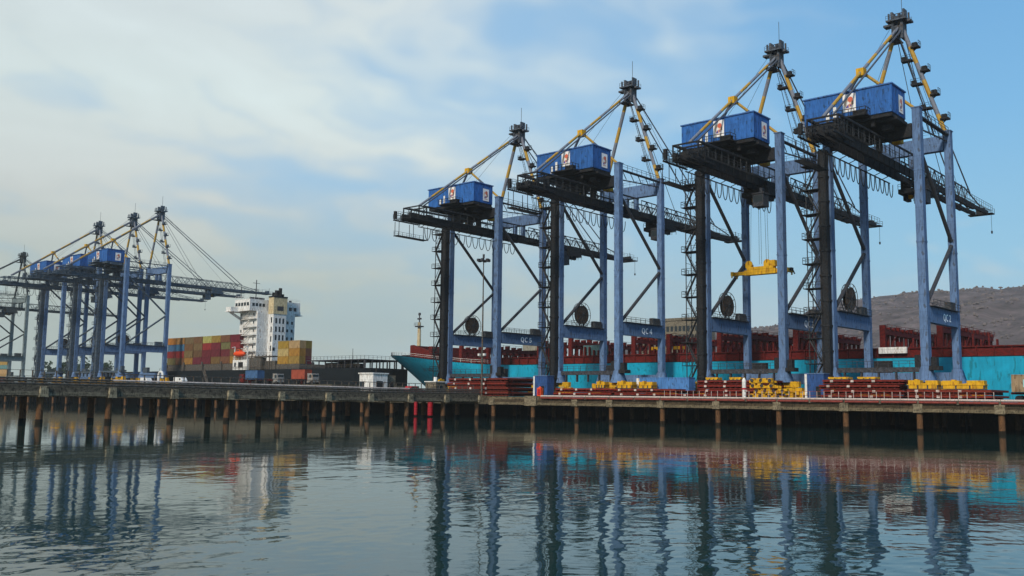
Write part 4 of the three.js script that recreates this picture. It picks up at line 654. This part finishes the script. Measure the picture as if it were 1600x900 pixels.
{
  const t = thing('guard_cabin', 'beige cabin on the jetty in front of the turquoise bow', 'cabin', [-148.4, D, -143.5]); mb().box(-1.6, 1.6, 0, 2.9, 1.4, -1.4).build('wall', M.tan, t); mb().box(-1.8, 1.8, 2.9, 3.1, 1.6, -1.6).build('roof', M.white, t); mb().box(1.6, 1.63, 1.2, 2.2, 0.9, -0.6).build('window', M.glass, t); mb().cyl(0, 3.1, 4.0, 0, 0.4, 10).build('water_tank', M.white, t);
  const c = thing('red_car', 'red pickup parked on the jetty left of the beige cabin', 'pickup', [-149, D, -137.8]); const s = new THREE.Shape([[-2.3, 0.5], [2.3, 0.5], [2.3, 1.15], [0.3, 1.2], [-0.1, 1.85], [-1.5, 1.85], [-1.9, 1.2], [-2.3, 1.1]].map((p) => new THREE.Vector2(...p))); mb().add(new THREE.ExtrudeGeometry(s, { depth: 1.7, bevelEnabled: true, bevelSize: 0.08, bevelThickness: 0.08, bevelSegments: 2 }).translate(0, 0, -0.85)).build('body', M.fender, c); for (const x of [-1.4, 1.4]) for (const z of [-0.85, 0.85]) mb().add(new THREE.CylinderGeometry(0.38, 0.38, 0.25, 14).rotateX(Math.PI / 2), new THREE.Matrix4().makeTranslation(x, 0.38, z)).build('wheel', M.black, c); mb().box(-1.4, -0.2, 1.3, 1.75, 0.95, 0.93).build('side_window', M.glass, c); c.rotation.y = Math.PI / 2;
}
// ---------------------------------------------------------------- black ship at the far berth
{
  const s = thing('feeder_ship', 'black-hulled container ship with a tall white bridge tower at the far berth', 'container ship');
  const hull = new THREE.Shape([[-420, -189.6], [-232, -189.6], [-227.5, -192.5], [-226.5, -200], [-227.5, -207.5], [-232, -210.5], [-420, -210.5], [-445, -206], [-456, -200], [-445, -194]].map((p) => new THREE.Vector2(p[0], p[1])));
  const g = new THREE.ExtrudeGeometry(hull, { depth: 14.2, bevelEnabled: false }); g.rotateX(Math.PI / 2); g.scale(1, -1, 1); g.index || 0; { const p = g.attributes.position, nrm = g.attributes.normal; for (let i = 0; i < p.count; i++) { const x = p.getX(i), y = p.getY(i), z = p.getZ(i); p.setXYZ(i, x, y - 1, z); } g.computeVertexNormals(); }
  { const p = g.attributes.position; let hi = -1e9; for (let i = 0; i < p.count; i++) hi = Math.max(hi, p.getY(i)); g.translate(0, 13.2 - hi, 0); const z0 = p.getZ(0); if (z0 > 0) g.scale(1, 1, -1); }
  mb().add(g).build('hull', M.hullBlack, s);
  const rl = mb(); rl.rail(V(-352, 13.2, -189.9), V(-230, 13.2, -189.9), 1.1, 2.2, 0.05); rl.build('deck_railing', M.pipeGrey, s);
  { const b = mb(); for (const x of [-349.6, -336.4, -323.2, -310.2]) { b.box(x - 0.4, x + 0.4, 13.2, 16.5, -191, -209); } for (const x of [-343, -329.8, -316.6, -303.9]) b.box(x - 5.6, x + 5.6, 13.2, 15.6, -191.4, -208.6); b.box(-275.5, -262.5, 13.2, 14.95, -191, -208.8); b.build('hatch_coaming', M.pipeGrey, s); }
  { // poop deck frames right of the containers
    const b = mb(); b.box(-258, -228.5, 15.7, 15.95, -190.4, -209.5); for (let x = -258; x <= -228; x += 3.3) for (const z of [-190.6, -209.3]) b.box(x - 0.15, x + 0.15, 13.2, 15.7, z - 0.15, z + 0.15); for (let z = -190.6; z > -209.5; z -= 3.1) b.box(-228.9, -228.5, 13.2, 15.7, z - 0.15, z + 0.15); b.rail(V(-258, 15.95, -190.5), V(-228.6, 15.95, -190.5)); b.rail(V(-228.6, 15.95, -190.5), V(-228.6, 15.95, -209.4)); b.box(-254, -246, 13.2, 15.2, -195, -205); b.bar(V(-246, 16, -200), V(-246, 20, -200), 0.12); b.build('poop_frame', M.brace, s); }
  { const b = mb(); b.bar(V(-318.5, 13.3, -189.2), V(-312, 5.4, -188.2), 1.0, 0.25); b.build('gangway', M.pipeGrey, s); }
  // bridge tower
  const W = (x0, x1, y0, y1, d0, d1) => mb().box(x0, x1, y0, y1, -d0, -d1);
  const tower = W(-302, -291, 13.2, 34.2, 193, 209).build('bridge_tower', M.white, s);
  const decks = mb(); for (let k = 0; k < 6; k++) { const y = 17 + k * 2.9; decks.box(-299.5, -291.2, y - 0.18, y, -191.7, -192.98); decks.rail(V(-299.4, y, -191.75), V(-291.3, y, -191.75), 1.05, 1.4, 0.05); decks.bar(V(-298.8, y, -192.3), V(-294.5, y + 2.7, -192.3), 0.5, 0.12); } decks.build('stair_decks', M.white, tower);
  for (let k = 0; k < 6; k++) for (const x of [-301.1, -293.2]) W(x - 0.35, x + 0.35, 18.0 + k * 2.9, 19.1 + k * 2.9, 192.97, 193).build('window', M.glass, tower);
  for (let k = 0; k < 5; k++) for (const d of [205.4, 207.4]) W(-291, -290.97, 18.6 + k * 2.9, 19.7 + k * 2.9, d, d + 0.8).build('window', M.glass, tower);
  const br = W(-301, -291.5, 34.2, 38.4, 190, 211.5).build('bridge', M.white, s);
  { const b = mb(); b.box(-301.5, -298.5, 34.2, 35.6, -186.8, -190); b.box(-302, -298, 33.9, 34.2, -186.6, -193); b.bar(V(-300, 33.9, -187.5), V(-300, 31, -193), 0.5, 0.8); b.box(-299.5, -295, 34.2, 35.5, -211.5, -214.3); b.box(-300, -294, 33.9, 34.2, -209, -214.5); b.rail(V(-301, 38.4, -190.1), V(-291.6, 38.4, -190.1)); b.rail(V(-291.6, 38.4, -190.1), V(-291.6, 38.4, -211.4)); b.build('bridge_wing', M.white, br); }
  for (let k = 0; k < 5; k++) W(-300.6 + k * 1.8, -299.3 + k * 1.8, 36, 37.2, 189.96, 190).build('window', M.glass, br);
  for (let k = 0; k < 4; k++) W(-291.5, -291.46, 35.9, 37.0, 191 + k * 1.4, 192 + k * 1.4).build('window', M.glass, br);
  for (const d of [204.5, 206.6, 208.7]) W(-291.5, -291.46, 35.2, 36.5, d, d + 1.2).build('window', M.glass, br);
  // engine casing and funnel
  const cs = W(-291, -288, 13.2, 33.4, 197.6, 203.0).build('engine_casing', M.white, s);
  for (let r = 0; r < 3; r++) for (let k = 0; k < 3; k++) W(-288, -287.96, 24.0 + r * 3.0, 25.9 + r * 3.0, 198.5 + k * 1.5, 199.2 + k * 1.5).build('window', M.glass, cs);
  for (const d of [197.7, 202.0]) W(-288, -287.92, 20.2, 21.4, d, d + 0.9).build('vent', M.dark, cs);
  for (let r = 0; r < 4; r++) W(-289.4, -288.7, 20 + r * 3.4, 22 + r * 3.4, 197.56, 197.6).build('window', M.glass, cs);
  const fn = W(-290.9, -287.8, 33.4, 39.3, 197.4, 203.2).build('funnel', M.cream, s); W(-287.8, -287.76, 34.6, 36.2, 199, 201.6).build('vent', M.brace, fn); W(-291, -287.7, 39.3, 39.8, 197.3, 203.3).build('funnel_top', M.dark, fn);
  { const b = mb(); b.cyl(-289.4, 39.8, 42.0, -199.6, 0.7, 12); b.cyl(-289.2, 39.8, 42.9, -201, 0.6, 12); b.cyl(-290, 39.8, 41.2, -198.6, 0.45, 10); b.cyl(-289.2, 39.8, 40.8, -202.2, 0.4, 10); b.build('exhaust_pipe', M.black, fn); }
  { const b = mb(); b.bar(V(-297, 38.4, -196), V(-297, 46, -196), 0.22); b.bar(V(-297, 44.8, -194.5), V(-297, 44.8, -197.5), 0.14); b.bar(V(-297, 42.5, -195), V(-297, 42.5, -197), 0.14); b.box(-298, -296, 38.4, 39.6, -194, -199); b.bar(V(-299, 38.4, -191.2), V(-299, 43.4, -191.2), 0.14); b.bar(V(-299, 42, -190.6), V(-299, 42, -191.8), 0.1); b.cyl(-294, 38.4, 39.3, -208.8, 0.5, 10); b.build('radar_mast', M.brace, br); }
  // accommodation block at the deck edge with the lifeboat
  const lo = W(-301, -292, 13.2, 16.8, 190.2, 193).build('boat_deck_house', M.white, s); W(-300, -299, 14.4, 15.8, 190.16, 190.2).build('window', M.glass, lo); W(-297.5, -294.5, 14.0, 16, 190.16, 190.2).build('opening', M.dark, lo);
  { const b = mb(); b.rail(V(-301, 16.8, -190.3), V(-292, 16.8, -190.3)); for (const x of [-300.6, -292.6]) { b.bar(V(x, 16.8, -190.6), V(x, 21.5, -190.6), 0.3); b.bar(V(x, 21.5, -190.6), V(x, 21.2, -189.4), 0.25); } b.build('davit', M.white, s); }
  const lb = thing('lifeboat', 'bright orange lifeboat on the side of the white bridge tower', 'lifeboat', [-296.8, 18.9, -190.1]);
  const lg = new THREE.SphereGeometry(1, 24, 16); lg.scale(3.4, 1.15, 1.25); { const p = lg.attributes.position; for (let i = 0; i < p.count; i++) if (p.getY(i) < 0) p.setY(i, p.getY(i) * 0.9); else p.setY(i, Math.min(p.getY(i), 0.85)); lg.computeVertexNormals(); } mb().add(lg).build('boat_hull', M.orange, lb); mb().box(-1.2, 0.9, 0.75, 1.5, 0.6, -0.6).build('canopy', M.orange, lb); mb().box(-0.9, 0.6, 0.95, 1.3, 0.62, 0.6).build('window', M.glass, lb);
  { const b = mb(); b.box(-290.9, -284, 13.2, 17.4, -190.4, -192.6); for (let x = -290; x < -277; x += 2.2) b.box(x, x + 0.2, 13.2, 18.2, -190.4, -190.7); b.box(-291, -277, 17.6, 17.9, -190.3, -194); b.rail(V(-291, 17.9, -190.4), V(-277, 17.9, -190.4)); b.box(-283, -277, 13.2, 16.2, -191.5, -208); b.build('deck_machinery', M.pipeGrey, s); }
}
// ---------------------------------------------------------------- grey harbour building far behind the ship
{
  const t = thing('harbour_building', 'grey-tan flat-roofed building with a row of windows behind the turquoise ship', 'building', [-246, 2, -402]);
  mb().box(-8, 11, 0, 41.0, 0, -16).build('wall', M.tan, t); mb().box(-22, -8, 0, 36.8, 0, -16).build('wing_wall', M.tan, t); mb().box(-8.4, 11.4, 41.0, 42.3, 0.4, -16.4).build('roof', M.tan, t); mb().box(-22.3, -8.4, 36.8, 37.6, 0.3, -16.3).build('roof', M.tan, t);
  for (let r = 0; r < 8; r++) for (let k = 0; k < 8; k++) mb().box(-6.9 + k * 2.3, -5.4 + k * 2.3, 5.6 + r * 4.3, 8.2 + r * 4.3, 0.02, 0).build('window', M.glass, t);
  for (let r = 0; r < 7; r++) for (let k = 0; k < 5; k++) mb().box(-21 + k * 2.6, -19.4 + k * 2.6, 5.6 + r * 4.3, 7.8 + r * 4.3, 0.02, 0).build('window', M.glass, t);
}
// parked vehicles and mobile plant below the far cranes
{
  for (const [x, z, c, w, label] of [[-283, -160, M.white, 5.2, 'white van on the quay in front of the black hull near the gangway'], [-307, -161, M.white, 4.6, 'white van on the quay below the tall far crane leg'], [-420, -160, M.tan, 6, 'tan van on the quay left of the far blue cranes']]) {
    const t = thing('van', label, 'van', [x, DF, z], 'vans on the far quay'); const s = new THREE.Shape([[-w / 2, 0.4], [w / 2, 0.4], [w / 2, 1.3], [w / 2 - 0.9, 2.2], [-w / 2, 2.3]].map((p) => new THREE.Vector2(...p))); mb().add(new THREE.ExtrudeGeometry(s, { depth: 1.8, bevelEnabled: true, bevelSize: 0.07, bevelThickness: 0.07, bevelSegments: 1 }).translate(0, 0, -0.9)).build('body', c, t); for (const k of [-1, 1]) for (const q of [-1, 1]) mb().add(new THREE.CylinderGeometry(0.4, 0.4, 0.25, 12).rotateX(Math.PI / 2), new THREE.Matrix4().makeTranslation(k * (w / 2 - 0.9), 0.4, q * 0.9)).build('wheel', M.black, t); mb().box(w / 2 - 1.7, w / 2 - 0.9, 1.35, 2.0, 0.99, 0.97).build('side_window', M.glass, t);
  }
  const t = thing('mooring_bollard', 'white curved vent pipe on the far quay left of the black hull', 'pipe', [-291, DF - 1.2, -157.5]); const pts = []; for (let k = 0; k <= 10; k++) { const a = k / 10 * Math.PI; pts.push(V(-Math.cos(a) * 1.3, 4.0 + Math.sin(a) * 1.3, 0)); } pts.unshift(V(-1.3, 0, 0)); pts.push(V(1.3, 3.2, 0)); mb().add(new THREE.TubeGeometry(new THREE.CatmullRomCurve3(pts, false, 'catmullrom', 0.2), 40, 0.4, 10)).build('pipe', M.white, t); mb().box(-2, -0.6, 0, 0.3, 0.6, -0.6).build('base', M.concreteGrey, t); rename(t, 'vent_pipe');
}
renderer.render(scene, camera);
